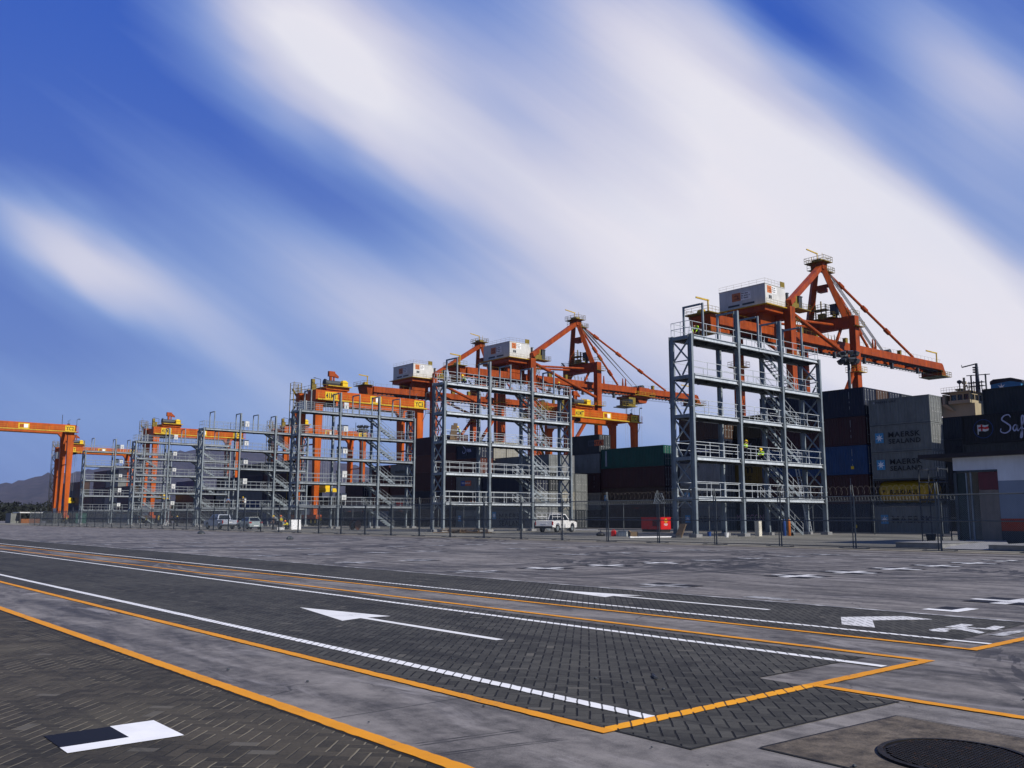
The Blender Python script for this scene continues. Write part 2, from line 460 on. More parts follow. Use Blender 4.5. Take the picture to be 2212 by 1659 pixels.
def herringbone(t, w_=0.1):
    """45 degree herringbone: returns (joint mask, random per block)"""
    g = t.n('ShaderNodeTexCoord').outputs['Object']
    wb = t.n('ShaderNodeVectorMath', operation='ADD')
    nz = t.n('ShaderNodeTexNoise'); t.link(g, nz.inputs['Vector']); nz.inputs['Scale'].default_value = 9.0; nz.inputs['Detail'].default_value = 1
    sc = t.n('ShaderNodeVectorMath', operation='MULTIPLY_ADD'); t.link(nz.outputs['Color'], sc.inputs[0]); sc.inputs[1].default_value = (.012, .012, 0); sc.inputs[2].default_value = (-.006, -.006, 0)
    t.link(g, wb.inputs[0]); t.link(sc.outputs[0], wb.inputs[1])
    q = t.mapping(wb.outputs[0], rot=(0, 0, R(-45)), scale=(1 / w_, 1 / w_, 1))
    sp = t.n('ShaderNodeSeparateXYZ'); t.link(q, sp.inputs[0])
    x, y = sp.outputs[0], sp.outputs[1]
    i, j = t.m('FLOOR', x), t.m('FLOOR', y)
    u, v = t.m('SUBTRACT', x, i), t.m('SUBTRACT', y, j)
    k = t.m('FLOORED_MODULO', t.m('SUBTRACT', i, j), 4.0)
    is_ = [t.m('COMPARE', k, float(a), 0.1) for a in range(4)]
    dl = t.m('ADD', u, is_[1]); dr = t.m('ADD', t.m('SUBTRACT', 1.0, u), is_[0])
    db = t.m('ADD', v, is_[2]); dt_ = t.m('ADD', t.m('SUBTRACT', 1.0, v), is_[3])
    # joints along the view drawn wider: light and shade of their edges painted in
    jl = t.m('MINIMUM', db, dt_)
    js = t.m('MINIMUM', dl, dr)
    mask = t.m('MAXIMUM', t.ramp(jl, 0.045, 0.105, 1, 0), t.ramp(js, 0.02, 0.07, 0.38, 0))
    cv = t.n('ShaderNodeCombineXYZ')
    t.link(t.m('SUBTRACT', i, is_[1]), cv.inputs[0]); t.link(t.m('SUBTRACT', j, is_[2]), cv.inputs[1])
    wn = t.n('ShaderNodeTexWhiteNoise', noise_dimensions='2D'); t.link(cv.outputs[0], wn.inputs['Vector'])
    return mask, wn.outputs['Value'], g

def paver_material(name, lo, hi, sand, joint):
    m_, t, p = new_mat(name)
    mask, rnd, g = herringbone(t)
    n1 = t.noise(t.mapping(g, scale=(1.3, .5, 1)), 0.5, 5, 0.6)
    n3 = t.noise(g, 25, 5, 0.7)
    f = t.m('ADD', t.m('ADD', t.m('MULTIPLY', rnd, 0.18), t.m('MULTIPLY', n1, 0.55)), t.m('MULTIPLY', n3, 0.34))
    c = t.mix(t.ramp(f, 0.28, 0.8), lo, hi)
    c = t.mix(t.ramp(rnd, 0.985, 0.99, 0, 0.6), c, (0.13, 0.12, 0.10))
    c = t.mix(t.ramp(t.noise(t.mapping(g, loc=(8, 2, 0)), 0.7, 6, 0.72), 0.50, 0.72, 0, 0.6), c, sand)
    trk = t.noise(t.mapping(g, scale=(2.4, 0.16, 1), loc=(1, 7, 0)), 0.9, 5, 0.65, 0.5)
    c = t.mix(t.ramp(trk, 0.53, 0.70, 0, 0.65), c, (0.010, 0.010, 0.010))
    oil = t.noise(t.mapping(g, loc=(5, 17, 0)), 1.1, 5, 0.7, 0.4)
    c = t.mix(t.ramp(oil, 0.60, 0.68, 0, 0.55), c, (0.010, 0.009, 0.008))
    js = t.ramp(t.noise(t.mapping(g, loc=(2, 5, 0)), 1.2, 3, 0.6), 0.35, 0.65)
    c = t.mix(mask, c, t.mix(js, joint[0], joint[1]))
    t.link(c, p.inputs['Base Color'])
    p.inputs['Roughness'].default_value = 0.82
    p.inputs['Specular IOR Level'].default_value = 0.3
    b = t.n('ShaderNodeBump'); b.inputs['Strength'].default_value = 0.9; b.inputs['Distance'].default_value = 0.012
    t.link(t.m('ADD', t.m('MULTIPLY', mask, -1.0), t.m('MULTIPLY', n3, 0.3)), b.inputs['Height']); t.link(b.outputs[0], p.inputs['Normal'])
    return m_

def line_material(name, col, joints, wear=0.42, under=(0.10, 0.10, 0.105)):
    m_, t, p = new_mat(name)
    if joints:
        mask, rnd, g = herringbone(t)
    else:
        g = t.n('ShaderNodeTexCoord').outputs['Object']
    n1 = t.noise(g, 2.2, 5, 0.65); n2 = t.noise(g, 40, 5, 0.7)
    f = t.m('ADD', t.m('MULTIPLY', n1, 0.6), t.m('MULTIPLY', n2, 0.4))
    c = t.mix(t.ramp(n1, 0.3, 0.75), tuple(a * 0.86 for a in col), col)
    c = t.mix(t.ramp(f, wear - 0.1, wear, 0.8, 0), c, under)
    if joints: c = t.mix(t.m('MULTIPLY', t.ramp(mask, .4, .7), 0.9), c, (0.02, 0.02, 0.018))
    t.link(c, p.inputs['Base Color'])
    p.inputs['Roughness'].default_value = 0.65
    p.inputs['Specular IOR Level'].default_value = 0.3
    return m_

def gravel_material():
    m_, t, p = new_mat('gravel_hardstanding')
    g = t.n('ShaderNodeTexCoord').outputs['Object']
    n1 = t.noise(t.mapping(g, scale=(1, .4, 1)), 0.25, 5, 0.6); n2 = t.noise(g, 9, 6, 0.75); n3 = t.noise(g, 45, 3, .6)
    f = t.m('ADD', t.m('MULTIPLY', n1, 0.45), t.m('ADD', t.m('MULTIPLY', n2, 0.35), t.m('MULTIPLY', n3, .2)))
    c = t.mix(t.ramp(f, 0.36, 0.64), (0.05, 0.05, 0.045), (0.30, 0.285, 0.235))
    t.link(c, p.inputs['Base Color']); p.inputs['Roughness'].default_value = 0.9
    b = t.n('ShaderNodeBump'); b.inputs['Strength'].default_value = 0.8; b.inputs['Distance'].default_value = 0.05
    t.link(n2, b.inputs['Height']); t.link(b.outputs[0], p.inputs['Normal'])
    return m_

def sheet(name, poly, z, mat, kind='structure'):
    m_ = MB(); m_.add([(x, y, z) for x, y in poly], [tuple(range(len(poly)))])
    o = m_.build(name, mat); o['kind'] = kind
    # make sure it faces up
    if o.data.polygons[0].normal.z < 0: o.data.flip_normals()
    return o
def rect(x0, x1, y0, y1): return [(x0, y0), (x1, y0), (x1, y1), (x0, y1)]

M_YARD = ground_material()
M_PAV = paver_material('lane_block_paving', (0.018, 0.018, 0.016), (0.085, 0.082, 0.071), (0.075, 0.072, 0.06), ((0.004, 0.004, 0.004), (0.010, 0.010, 0.009)))
M_PAVB = paver_material('brown_block_paving', (0.016, 0.015, 0.012), (0.085, 0.072, 0.052), (0.10, 0.088, 0.062), ((0.03, 0.028, 0.022), (0.20, 0.175, 0.125)))  # sand joints painted paler to carry the sunlit bevelled edges
M_LW = line_material('white_line_on_concrete', (0.85, 0.85, 0.85), False, 0.42)
M_LWN = line_material('fresh_white_marking', (0.92, 0.92, 0.92), False, 0.30)
M_LWA = line_material('white_arrow_paint', (0.84, 0.84, 0.83), False, 0.43, (0.07, 0.07, 0.07))
M_LWS = line_material('scuffed_white_marking', (0.70, 0.70, 0.70), False, 0.50)
M_LWP = line_material('white_line_on_blocks', (0.88, 0.88, 0.88), True, 0.40, (0.06, 0.06, 0.06))
M_LWF = line_material('worn_white_line', (0.55, 0.55, 0.55), False, 0.58)
M_LWFP = line_material('worn_white_paint_on_blocks', (0.70, 0.70, 0.70), True, 0.45, (0.06, 0.06, 0.06))
M_LY = line_material('amber_line_on_concrete', (0.78, 0.31, 0.005), False, 0.43)
M_LYP = line_material('amber_line_on_blocks', (0.90, 0.38, 0.005), True, 0.39)
M_LK = line_material('black_marking_paint', (0.004, 0.004, 0.005), False, 0.30)
M_LKF = line_material('worn_black_marking_paint', (0.03, 0.03, 0.033), False, 0.54)
M_GRAVEL = gravel_material()
M_SEAM = paint('dark_joint_filler', (0.012, 0.012, 0.012), 0.9, streak=False)
M_MHCONC = paint('brown_stained_concrete', (0.115, 0.094, 0.072), 0.85, 0, 0.75, 4.0, bump=0.4, streak=False)
M_KERB = paint('brown_dusty_edging', (0.10, 0.088, 0.075), 0.9, 0, 0.4, 1.5, streak=False)
M_EARTH = paint('distant_scrub_ground', (0.06, 0.06, 0.045), 0.9, 0, 0.4, 0.02, streak=False)

sheet('terrain', rect(-1100, 188, -900, 5100), -0.05, M_EARTH)
sheet('ground', rect(-60, 188, -80, 420), 0.0, M_YARD)
sheet('sea', rect(188.1, 5100, -900, 5100), -2.6, paint('harbour_water', (0.02, 0.05, 0.07), 0.15, 0, 0.1, 0.05))
sheet('quay_wall', [(188, -80), (188.05, -80), (188.05, 420), (188, 420)], -0.01, M_CONC)
sheet('gravel_ground', rect(42.6, 80.0, -10, 262), 0.006, M_GRAVEL)
sheet('pavers_near', rect(-14, 3.37, -20, 130), 0.004, M_PAVB)
sheet('pavers_lane', [(4.905, 3.98), (7.44, 3.86), (7.5, 5.26), (9.46, 5.26), (9.46, 130), (4.905, 130)], 0.004, M_PAV)
sheet('pavers_outer_lane', [(11.05, 5.20), (14.3, 5.37), (14.3, 130), (11.05, 130)], 0.004, M_PAV)
sheet('manhole_apron', [(5.27, 2.0), (6.86, 1.9), (6.9, 3.59), (5.28, 3.69)], 0.004, M_MHCONC)
for nm, q in (('seam', [(3.37, -20), (3.395, -20), (3.395, 130), (3.37, 130)]), ('seam', [(4.885, 3.95), (4.905, 3.95), (4.905, 130), (4.885, 130)]),
              ('seam', [(4.905, 3.955), (7.44, 3.835), (7.44, 3.86), (4.905, 3.98)]), ('seam', rect(9.46, 9.475, 5.24, 130)), ('seam', rect(7.5, 9.46, 5.245, 5.26)),
              ('seam', rect(11.035, 11.05, 5.2, 130)), ('seam', [(5.25, 2.0), (5.27, 2.0), (5.28, 3.69), (5.255, 3.70)]), ('seam', [(5.28, 3.69), (6.9, 3.59), (6.9, 3.60), (5.28, 3.705)]),
              ('seam', rect(6.9, 6.912, 1.9, 3.6))):
    sheet('paving_' + nm, q, 0.0065, M_SEAM)

L0 = 0.009
_lr = random.Random(21)
def line(name, poly, mat, z=L0):
    """painted marking; long straight strokes get a slightly ragged brushed edge where they are near"""
    if len(poly) == 4 and name.endswith('_line'):
        (x0, y0), (x1, _), (x2, y1), (x3, _) = poly
        if y1 - y0 > 3 or x1 - x0 > 2:
            along_y = y1 - y0 > 3
            a0, a1 = (y0, y1) if along_y else (x0, x1)
            ts = []; a = a0
            while a < min(a1, 22): ts.append(a); a += .07 if a < 12 else .3
            ts.append(a1)
            vs = []
            for i, a in enumerate(ts):
                j0, j1 = (_lr.uniform(-.006, .006), _lr.uniform(-.006, .006))
                f = (a - a0) / (a1 - a0)
                if along_y: vs += [(x0 + (x3 - x0) * f + j0, a, z), (x1 + (x2 - x1) * f + j1, a, z)]
                else: vs += [(a, y1 + j0, z), (a, y0 + j1, z)]
            m_ = MB().add(vs, [(2 * i, 2 * i + 1, 2 * i + 3, 2 * i + 2) for i in range(len(ts) - 1)])
            o = m_.build(name, mat); o['kind'] = 'structure'
            if o.data.polygons[0].normal.z < 0: o.data.flip_normals()
            return o
    return sheet(name, poly, z, mat)
line('amber_line', [(3.40, -8), (3.53, -8), (3.53, 130), (3.40, 130)], M_LY)
line('amber_line', rect(4.765, 4.885, 4.76, 130), M_LY)
line('amber_line', rect(4.765, 4.885, 4.63, 4.76), M_LY)
line('amber_line', rect(4.885, 7.50, 4.64, 4.76), M_LYP)
line('amber_line', rect(7.50, 9.80, 4.64, 4.76), M_LY)
line('amber_line', rect(9.68, 9.80, 4.76, 130), M_LY)
line('amber_line', rect(7.50, 7.61, -8, 4.64), M_LY)
line('amber_line', rect(10.90, 11.01, 4.80, 130), M_LY)
line('amber_line', rect(10.90, 24.0, 4.68, 4.80), M_LY)
line('white_line', rect(5.34, 5.47, 4.762, 130), M_LWP)
line('white_line', rect(8.97, 9.09, 5.26, 130), M_LWP)
line('white_line', rect(8.97, 9.09, 4.80, 5.255), M_LW)
line('white_line', rect(11.54, 11.65, 5.25, 130), M_LWP)
line('white_line', rect(11.54, 11.65, 4.81, 5.245), M_LW)
line('white_line', rect(14.32, 14.44, 2.0, 130), M_LWF)
line('white_line', [(34.0, 8), (34.25, 8), (36.3, 60), (36.3, 150), (36.05, 150), (36.05, 60)], M_LWF)
line('kerb_edging', rect(40.2, 42.6, -10, 262), M_KERB, 0.004)
line('kerb_line', rect(41.0, 41.6, -10, 200), paint('pale_sand_edging', (.36, .33, .26), .9, 0, .4, 1.2, streak=False), 0.0095)
line('drain_channel', rect(37.9, 38.2, -10, 200), M_SEAM, 0.004)
# arrows and symbols
line('road_arrow', [(7.33, 14.15), (6.88, 11.95), (7.26, 12.08), (7.26, 8.86), (7.38, 8.86), (7.38, 12.08), (7.76, 12.02)], M_LWA)
line('road_arrow', [(13.1, 14.3), (12.70, 12.25), (13.03, 12.35), (13.0, 8.88), (13.12, 8.88), (13.15, 12.3), (13.5, 12.0)], M_LWA)
line('road_arrow', [(12.94, 7.53), (13.79, 6.98), (13.69, 6.47), (12.88, 6.99), (12.07, 6.52), (12.06, 7.01)], M_LWFP)
line('road_symbol', [(12.39, 5.93), (12.71, 5.92), (12.76, 5.81), (12.98, 5.73), (12.84, 5.48), (12.68, 5.31), (12.49, 5.31), (12.64, 5.52), (12.73, 5.73), (12.55, 5.79), (12.5, 5.69), (12.33, 5.68), (12.28, 5.83)], M_LWFP)
line('road_symbol', [(12.85, 5.93), (12.94, 5.76), (13.0, 5.55), (13.05, 5.35), (13.1, 5.27), (13.14, 5.27), (13.12, 5.35), (13.54, 5.4), (13.55, 5.55), (13.15, 5.51), (13.07, 5.75), (13.44, 5.78), (13.45, 5.95)], M_LWFP)
line('road_symbol', [(13.16, 5.13), (13.48, 5.14), (13.46, 4.98), (13.16, 5.02), (12.44, 4.99), (12.49, 5.24), (12.55, 5.17), (13.08, 5.16)], M_LWF)
# slot corner marks
def slot_mark(cx, cy, wm, km, quads, arms=None, s=0.72, h=0.14):
    if arms is None: arms = [(-s, s, -h, h), (-h, h, h, s), (-h, h, -s, -h)]
    for a in arms: line('slot_mark_white', rect(cx + a[0], cx + a[1], cy + a[2], cy + a[3]), wm)
    for qx, qy in quads:
        x0, x1 = sorted((qx * h, qx * (h + .5))); y0, y1 = sorted((qy * h, qy * (h + .5)))
        line('slot_mark_black', rect(cx + x0, cx + x1, cy + y0, cy + y1), km)
line('slot_mark_black', rect(1.75, 2.19, 6.645, 7.06), M_LK)
line('slot_mark_white', rect(2.19, 2.5, 6.645, 7.07), M_LWN)
line('slot_mark_white', rect(1.75, 2.5, 6.46, 6.645), M_LWN)
line('slot_mark_white', rect(0.9, 1.6, 13.5, 13.75), M_LWP)
line('slot_mark_white', rect(15.05, 15.3, 6.71, 7.3), M_LW)
line('slot_mark_white', rect(15.3, 15.85, 6.71, 6.92), M_LW)
line('slot_mark_black', rect(15.3, 15.85, 6.92, 7.26), M_LK)
allq = [(1, 1), (1, -1), (-1, 1), (-1, -1)]
slot_mark(17.75, 6.9, M_LWS, M_LK, allq)
slot_mark(15.85, 13.5, M_LWF, M_LK, [(1, 1), (1, -1)])
rnd = random.Random(3)
for j in range(0, 9):
    for i in range(0, 7):
        x, y = 18.5 + 2.62 * i, 6.8 + 6.75 * j - (0.1 if j == 1 else 0)
        if j == 0 and i < 1 or rnd.random() < 0.06 * j: continue
        near = j <= 1 or (j == 2 and i < 3)
        slot_mark(x, y, M_LWS if near else M_LWF, M_LK if near else M_LKF, allq if near else rnd.sample(allq, 3))
for j in range(2, 9): slot_mark(15.9, 6.8 + 6.75 * j, M_LWF, M_LKF, rnd.sample(allq, 2))
line('worn_marking', rect(14.7, 15.1, 9.6, 10.6), M_LWF)

# manhole cover with a grid of studs
mh = thing('manhole_cover', 'round black cast iron manhole cover set in a brown concrete square', 'manhole cover', (6.0, 2.75, 0.004))
M_IRON = paint('cast_iron', (0.018, 0.016, 0.015), 0.6, 0.6, 0.3, 6, (0.08, 0.035, 0.012), 0.06, streak=False)
MB().lathe((0, 0, 0), [(0.46, 0.0), (0.46, 0.016), (0.425, 0.018), (0.425, 0.008), (0.0005, 0.008)], 64).build('rim', M_IRON, mh)
st = MB()
for i in range(-14, 15):
    for j in range(-14, 15):
        x, y = i * 0.0295 + (0.0148 if j % 2 else 0), j * 0.0265
        if math.hypot(x, y) < 0.40: st.box(x - .0105, x + .0105, y - .0085, y + .0085, 0.0075, 0.016)
st.box(-0.01, 0.01, -0.01, 0.01, 0.0, 0.0075)
so_ = st.build('stud_pattern', M_IRON, mh); so_['kind'] = 'stuff'
# litter on the paving
for (x, y, a, lab) in ((6.75, 5.88, .9, 'torn dark strip of plastic lying on the lane block paving'),):
    b_ = thing('plastic_strip', lab, 'litter', (x, y, 0.012), a)
    MB().hexa([(-.11, -.018, 0), (.10, -.008, 0), (.11, .01, 0), (-.09, .02, 0)], [(-.10, -.012, .012), (.09, -.004, .02), (.10, .006, .012), (-.08, .014, .02)]).build('strip', M_DGREY, b_)
def rock(x, y, s, lab):
    m_ = MB(); rr = random.Random(x)
    m_.lathe((0, 0, 0), [(s, 0), (s * 1.05, s * .3), (s * .8, s * .7), (s * .3, s * .95)], 7)
    m_.v = [(a * rr.uniform(.75, 1.2), b * rr.uniform(.75, 1.2), c * rr.uniform(.85, 1.1)) for a, b, c in m_.v]
    tag(m_.build('rock', M_DGREY, loc=(x, y, 0.0)), lab, 'rock')
rock(32.44, 82.2, .34, 'dark rubber chunk alone on the concrete, left of the other')
rock(29.0, 57.75, .24, 'dark wedge shaped lump on the concrete, right of the other')
rr = random.Random(11)
for i in range(16):
    x, y = rr.uniform(3.6, 9.5), rr.uniform(2.6, 9)
    m_ = MB(); s = rr.uniform(.008, .016)
    m_.lathe((0, 0, 0), [(s, 0), (s * 1.1, s * .5), (s * .5, s)], 5)
    tag(m_.build('pebble', M_DGREY, loc=(x, y, 0.008)), 'tiny dark pebble lying on the near paving', 'pebble', 'pebbles on the near paving')
# ============================================================ steel access racks
LV = [3.12, 6.24, 9.58, 12.67, 15.84]
CX = [0.0, 6.15, 12.4, 18.5]
RW = 1.9
RACK_Y = [44.34 + 32.87 * i for i in range(6)]
RACK_X = 56.0
RACK_LABELS = ['nearest and rightmost galvanised steel rack with stairs and five railed decks',
               'galvanised steel rack behind the white single cab pickup',
               'galvanised steel rack beside the leaning white board, in front of crane YC3',
               'galvanised steel rack behind the silver pickup and the grey hatchback',
               'galvanised steel rack second from the far left, in front of crane YC6',
               'farthest leftmost galvanised steel rack, beside the far red orange crane legs']
def hcol(m_, x, y, z0, z1, b=0.22, tf=0.035, d=.40):
    m_.box(x - b / 2, x + b / 2, y - d / 2, y - d / 2 + tf, z0, z1)
    m_.box(x - b / 2, x + b / 2, y + d / 2 - tf, y + d / 2, z0, z1)
    m_.box(x - .03, x + .03, y - d / 2 + tf, y + d / 2 - tf, z0, z1)
    return m_
def rail(m_, pts, z, h=1.15, posts=None, r=0.025):
    """handrail: two rails along the points and posts"""
    for a, b in zip(pts, pts[1:]):
        for k in (h, h * 0.52):
            m_.tube((a[0], a[1], z + k), (b[0], b[1], z + k), r, 5)
    for q in (posts or pts):
        m_.tube((q[0], q[1], z), (q[0], q[1], z + h), r, 5)
        m_.box(q[0] - .05, q[0] + .05, q[1] - .012, q[1] + .012, z - .10, z + .12)
    return m_
def make_rack():
    t = thing('access_rack', RACK_LABELS[0], 'steel rack', (RACK_X, RACK_Y[0], 0), 0, 'galvanised racks standing in a row')
    foot = MB().box(-.36, .36, -.36, .36, 0, .26).mesh('footing')
    base = MB().box(-.2, .2, -.2, .2, .26, .285)
    for s in (-1, 1): base.prism([(s * .035, .285), (s * .19, .285), (s * .035, .75)], -.012, .012)
    base = base.mesh('base_plate')
    for ix, x in enumerate(CX):
        for y in (0, RW):
            o = obj('footing', foot, M_CONC, t); o.location = (x, y, 0)
            m_ = hcol(MB(), x, y, .285, 15.9 if not (y == 0 and ix in (1, 2)) else 18.65)
            for z in (3.75, 10.1): m_.box(x - .21, x + .21, y - .2, y + .2, z, z + .05)
            c = m_.build('column', M_GALV, t)
            b = obj('base_plate', base, M_GALV, c); b.location = (x, y, 0)
    for z in LV:
        for k in range(3):
            x0, x1 = CX[k] + .22, CX[k + 1] - .22
            d = MB().box(x0, x1, 0.1, RW - .1, z - .07, z).build('deck', M_GRATE, t)
            for ya, yb in ((-.16, .1), (RW - .1, RW + .1)):
                e = MB()
                e.box(x0 + .08, x1 - .02, ya + .1, ya + .14, z - .30, z + .02)
                e.box(x0 + .08, x1 - .02, ya, ya + .1, z - .30, z - .27); e.box(x0 + .08, x1 - .02, ya, ya + .1, z - .02, z + .02)
                e.box(x0 + .08, x1 - .02, ya + .14, yb, z - .30, z - .27)
                e.build('edge_beam', M_RAIL, d)
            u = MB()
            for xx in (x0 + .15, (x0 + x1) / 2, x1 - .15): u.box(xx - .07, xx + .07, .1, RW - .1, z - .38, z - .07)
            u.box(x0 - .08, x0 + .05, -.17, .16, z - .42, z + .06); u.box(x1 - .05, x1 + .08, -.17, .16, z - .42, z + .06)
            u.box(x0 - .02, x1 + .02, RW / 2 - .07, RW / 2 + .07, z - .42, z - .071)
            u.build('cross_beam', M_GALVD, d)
            for y in (0.06, RW - .02):
                n = 4
                pts = [(x0 + .15 + (x1 - x0 - .3) * i / (n - 1), y) for i in range(n)]
                ends = [(CX[k] + (0.02 if k == 0 else 0), y), (CX[k + 1], y)]
                m_ = MB()
                for h in (1.15, .6): m_.tube((ends[0][0], y, z + h), (ends[1][0], y, z + h), .026, 5)
                for q in pts:
                    m_.tube((q[0], y, z), (q[0], y, z + 1.15), .026, 5); m_.box(q[0] - .06, q[0] + .06, y - .015, y + .015, z - .2, z + .14)
                m_.build('handrail', M_RAIL, d)
    # end bracing: an X, a strut and a V between the two end columns of every storey
    for x in (0, CX[3]):
        zs = [0.3] + LV
        m_ = MB()
        for a, b in zip(zs, zs[1:]):
            m_.box(x - .11, x + .11, .14, RW - .14, b - .3, b - .02)
            if a < 1:
                m_.beam((x, .12, b - 1.0), (x, RW * .5, b - .3), .07); m_.beam((x, RW - .12, b - 1.0), (x, RW * .5, b - .3), .07)
                continue
            zm = a + (b - a) * .36
            m_.beam((x - .04, .14, zm), (x - .04, RW - .14, b - .32), .105); m_.beam((x + .04, .14, b - .32), (x + .04, RW - .14, zm), .105)
            m_.box(x - .04, x + .04, .14, RW - .14, zm - .04, zm + .04)
            m_.beam((x - .02, .14, zm - .05), (x - .02, RW * .5 - .12, a + .02), .105); m_.beam((x - .02, RW - .14, zm - .05), (x - .02, RW * .5 + .12, a + .02), .105)
        m_.build('end_bracing', M_GALV, t)
    z = LV[4]
    for x in (0, CX[3]):
        m_ = MB()
        for h in (1.15, .6): m_.tube((x, 0, z + h), (x, RW, z + h), .026, 5)
        for y in (0, RW / 2, RW): m_.tube((x, y, z), (x, y, z + 1.15), .026, 5)
        m_.build('handrail', M_RAIL, t)
    for x in (1.66, 6.15, 9.2, 12.4, 15.9):
        m_ = MB()
        if x not in (6.15, 12.4): m_.box(x - .07, x + .07, -.08, .06, z - .2, 18.65)
        m_.box(x - .07, x + .07, RW - .06, RW + .08, z - .2, 18.65); m_.box(x - .07, x + .07, .141, RW - .06, 18.51, 18.652)
        m_.build('light_portal', M_GALV, t)
    zs = [0.02] + LV
    for a, b in zip(zs, zs[1:]):
        m_ = MB(); xa, xb, y0, y1 = 15.6, 10.7, .55, 1.35
        for y in (y0, y1): m_.beam((xb, y, b - .1), (xa, y, a + .05), .05, .24)
        n = 13
        for i in range(1, n):
            f = i / n
            x, zz = xb + (xa - xb) * f, b + (a - b) * f
            m_.box(x - .13, x + .13, y0 + .025, y1 - .025, zz - .03, zz + .01)
        s = m_.build('stair', M_GALV, t)
        m_ = MB()
        for y in (y0 - .04, y1 + .04):
            for h in (1.0, .5): m_.tube((xb, y, b + h), (xa, y, a + h), .022, 5)
            for f in (0, .25, .5, .75, 1): m_.tube((xb + (xa - xb) * f, y, b + (a - b) * f), (xb + (xa - xb) * f, y, b + (a - b) * f + 1.0), .022, 5)
        m_.build('stair_rail', M_RAIL, s)
    return t
rack0 = make_rack()
RACKS = [rack0]
for i in range(1, 6):
    c = copy_tree(rack0); c.location = (RACK_X, RACK_Y[i], 0); c['label'] = RACK_LABELS[i]; RACKS.append(c)
M_PANEL = paint('panel_white_enamel', (.55, .56, .56), .5)
for c in RACKS[2:]:
    for o in c.children_recursive:
        if o.type == 'MESH' and o.material_slots and o.material_slots[0].material is M_RAIL:
            o.material_slots[0].link = 'OBJECT'; o.material_slots[0].material = M_RAILF
# switch panels on the decks of the four farther racks
for i in range(2, 6):
    for z in LV:
        for dx, mm in ((8.0, M_PANEL), (7.1, M_GALVD)):
            m_ = MB().box(dx - .36, dx + .36, 1.55, 1.75, z + .8, z + 1.7).box(dx - .3, dx - .26, 1.6, 1.66, z, z + .85).box(dx + .26, dx + .3, 1.6, 1.66, z, z + .85)
            o = m_.build('switch_panel', mm, RACKS[i])
            if dx == 8.0: MB().box(dx - .04, dx + .04, 1.535, 1.55, z + .9, z + 1.25).build('nameplate', M_DGREY, o)

# ================================================================== front fence
FY0, FY1, FX = 6.71, 186.5, 42.0
fence = thing('chain_link_fence', 'long chain link fence with razor coil along the road edge', 'fence', (FX, 19.25, 0))
M_POST = paint('grey_fence_steel', (0.12, 0.135, 0.14), 0.5, 0.2, 0.25, 1.0)
M_WIRE = paint('fence_wire', (0.20, 0.225, 0.225), 0.5, 0.4, 0.2, 1.0)
post = MB().tube((0, 0, 0), (0, 0, 2.6), .042, 8).tube((0, 0, 2.58), (-.05, 0.02, 3.12), .028, 6).tube((0, 0.14, 0), (0, 0.14, 3.1), .03, 6).box(-.1, .1, -.1, .2, 0, .02)
post.box(-.02, .02, .0, .12, 1.0, 1.05).box(-.02, .02, .0, .12, 2.0, 2.05)
post = post.mesh('fence_post')
foot = MB().box(-.35, -.29, -.75, .75, .0, .05).box(-.32, 0, -.72, -.68, .02, .06).box(-.32, 0, .68, .72, .02, .06).mesh('stay_foot')
SP = 4.18
wm = MB()
H0, H1 = .12, 2.5
nd, sp = 0, .085
L = SP - .14
k = -(H1 - H0)
while k < L:
    for s in (1, -1):
        a0, a1 = max(k, 0), min(k + (H1 - H0), L)
        if a1 - a0 > .02:
            za, zb = (H0 + (a0 - k), H0 + (a1 - k)) if s == 1 else (H1 - (a0 - k), H1 - (a1 - k))
            wm.tube((s * .004, a0, za), (s * .004, a1, zb), .0038, 3, cap=False)
    k += sp
wm = wm.mesh('wire_mesh')
yy = FY0; n_ = 0
while yy < FY1:
    o = obj('post', post, M_POST, fence); o.location = (0, yy - 19.25, 0)
    q = obj('stay_foot', foot, M_POST, o)
    o2 = obj('mesh_panel', wm, M_WIRE, fence); o2.location = (0, yy - 19.25 + .07, 0)
    yy += SP
for z in (2.55, 1.36, .10):
    MB().tube((0, FY0 - 19.25, z), (0, FY1 - 19.25, z), .034 if z > .5 else .025, 6).build('rail', M_POST, fence)
M_COIL = paint('razor_wire_steel', (0.07, 0.062, 0.056), 0.5, 0.2, 0.3, 2)
def coil(y0, y1, r, pitch, z, x=0.0, n=14, th=.009):
    pts = []
    turns = int((y1 - y0) / pitch)
    for i in range(turns * n + 1):
        a = 2 * math.pi * i / n
        rr_ = r * (1 + .08 * math.sin(i * .37))
        pts.append((x + rr_ * math.cos(a), y0 + pitch * i / n, z + rr_ * math.sin(a)))
    return MB().path(pts, th, 3)
coil(0.1, 8.5, .20, .30, 2.84, th=.0055).build('razor_coil', M_COIL, fence)
coil(13.0, 60.0, .21, .34, 2.84, th=.0055).build('razor_coil', M_COIL, fence)
lo = MB()
for k in range(5): lo.path([(-.1 + .25 * math.cos(a / 8 * math.pi) * (1 - .08 * k), 16.5 + k * .05 + .3 * math.sin(a / 8 * math.pi), 2.65 + .32 * math.sin(a / 8 * math.pi + .6 * k)) for a in range(17)], .009, 3)
lo.build('wire_bundle', M_GALV, fence)
# ================================================================== rear fence
f2 = thing('yard_fence', 'second fence with razor coil between the racks and the container stacks', 'fence', (79.4, 30, 0))
post = MB().tube((0, 0, 0), (0, 0, 3.2), .05, 6).mesh('rear_post')
for i in range(34):
    o = obj('post', post, M_POST, f2); o.location = (0, 6.2 * i, 0)
for z in (3.05, 1.5, .15): MB().tube((0, 0, z), (0, 6.2 * 33, z), .03, 5).build('rail', M_POST, f2)
coil(0, 75, .22, .30, 3.25, n=10, th=.010).build('razor_coil', M_POST, f2)
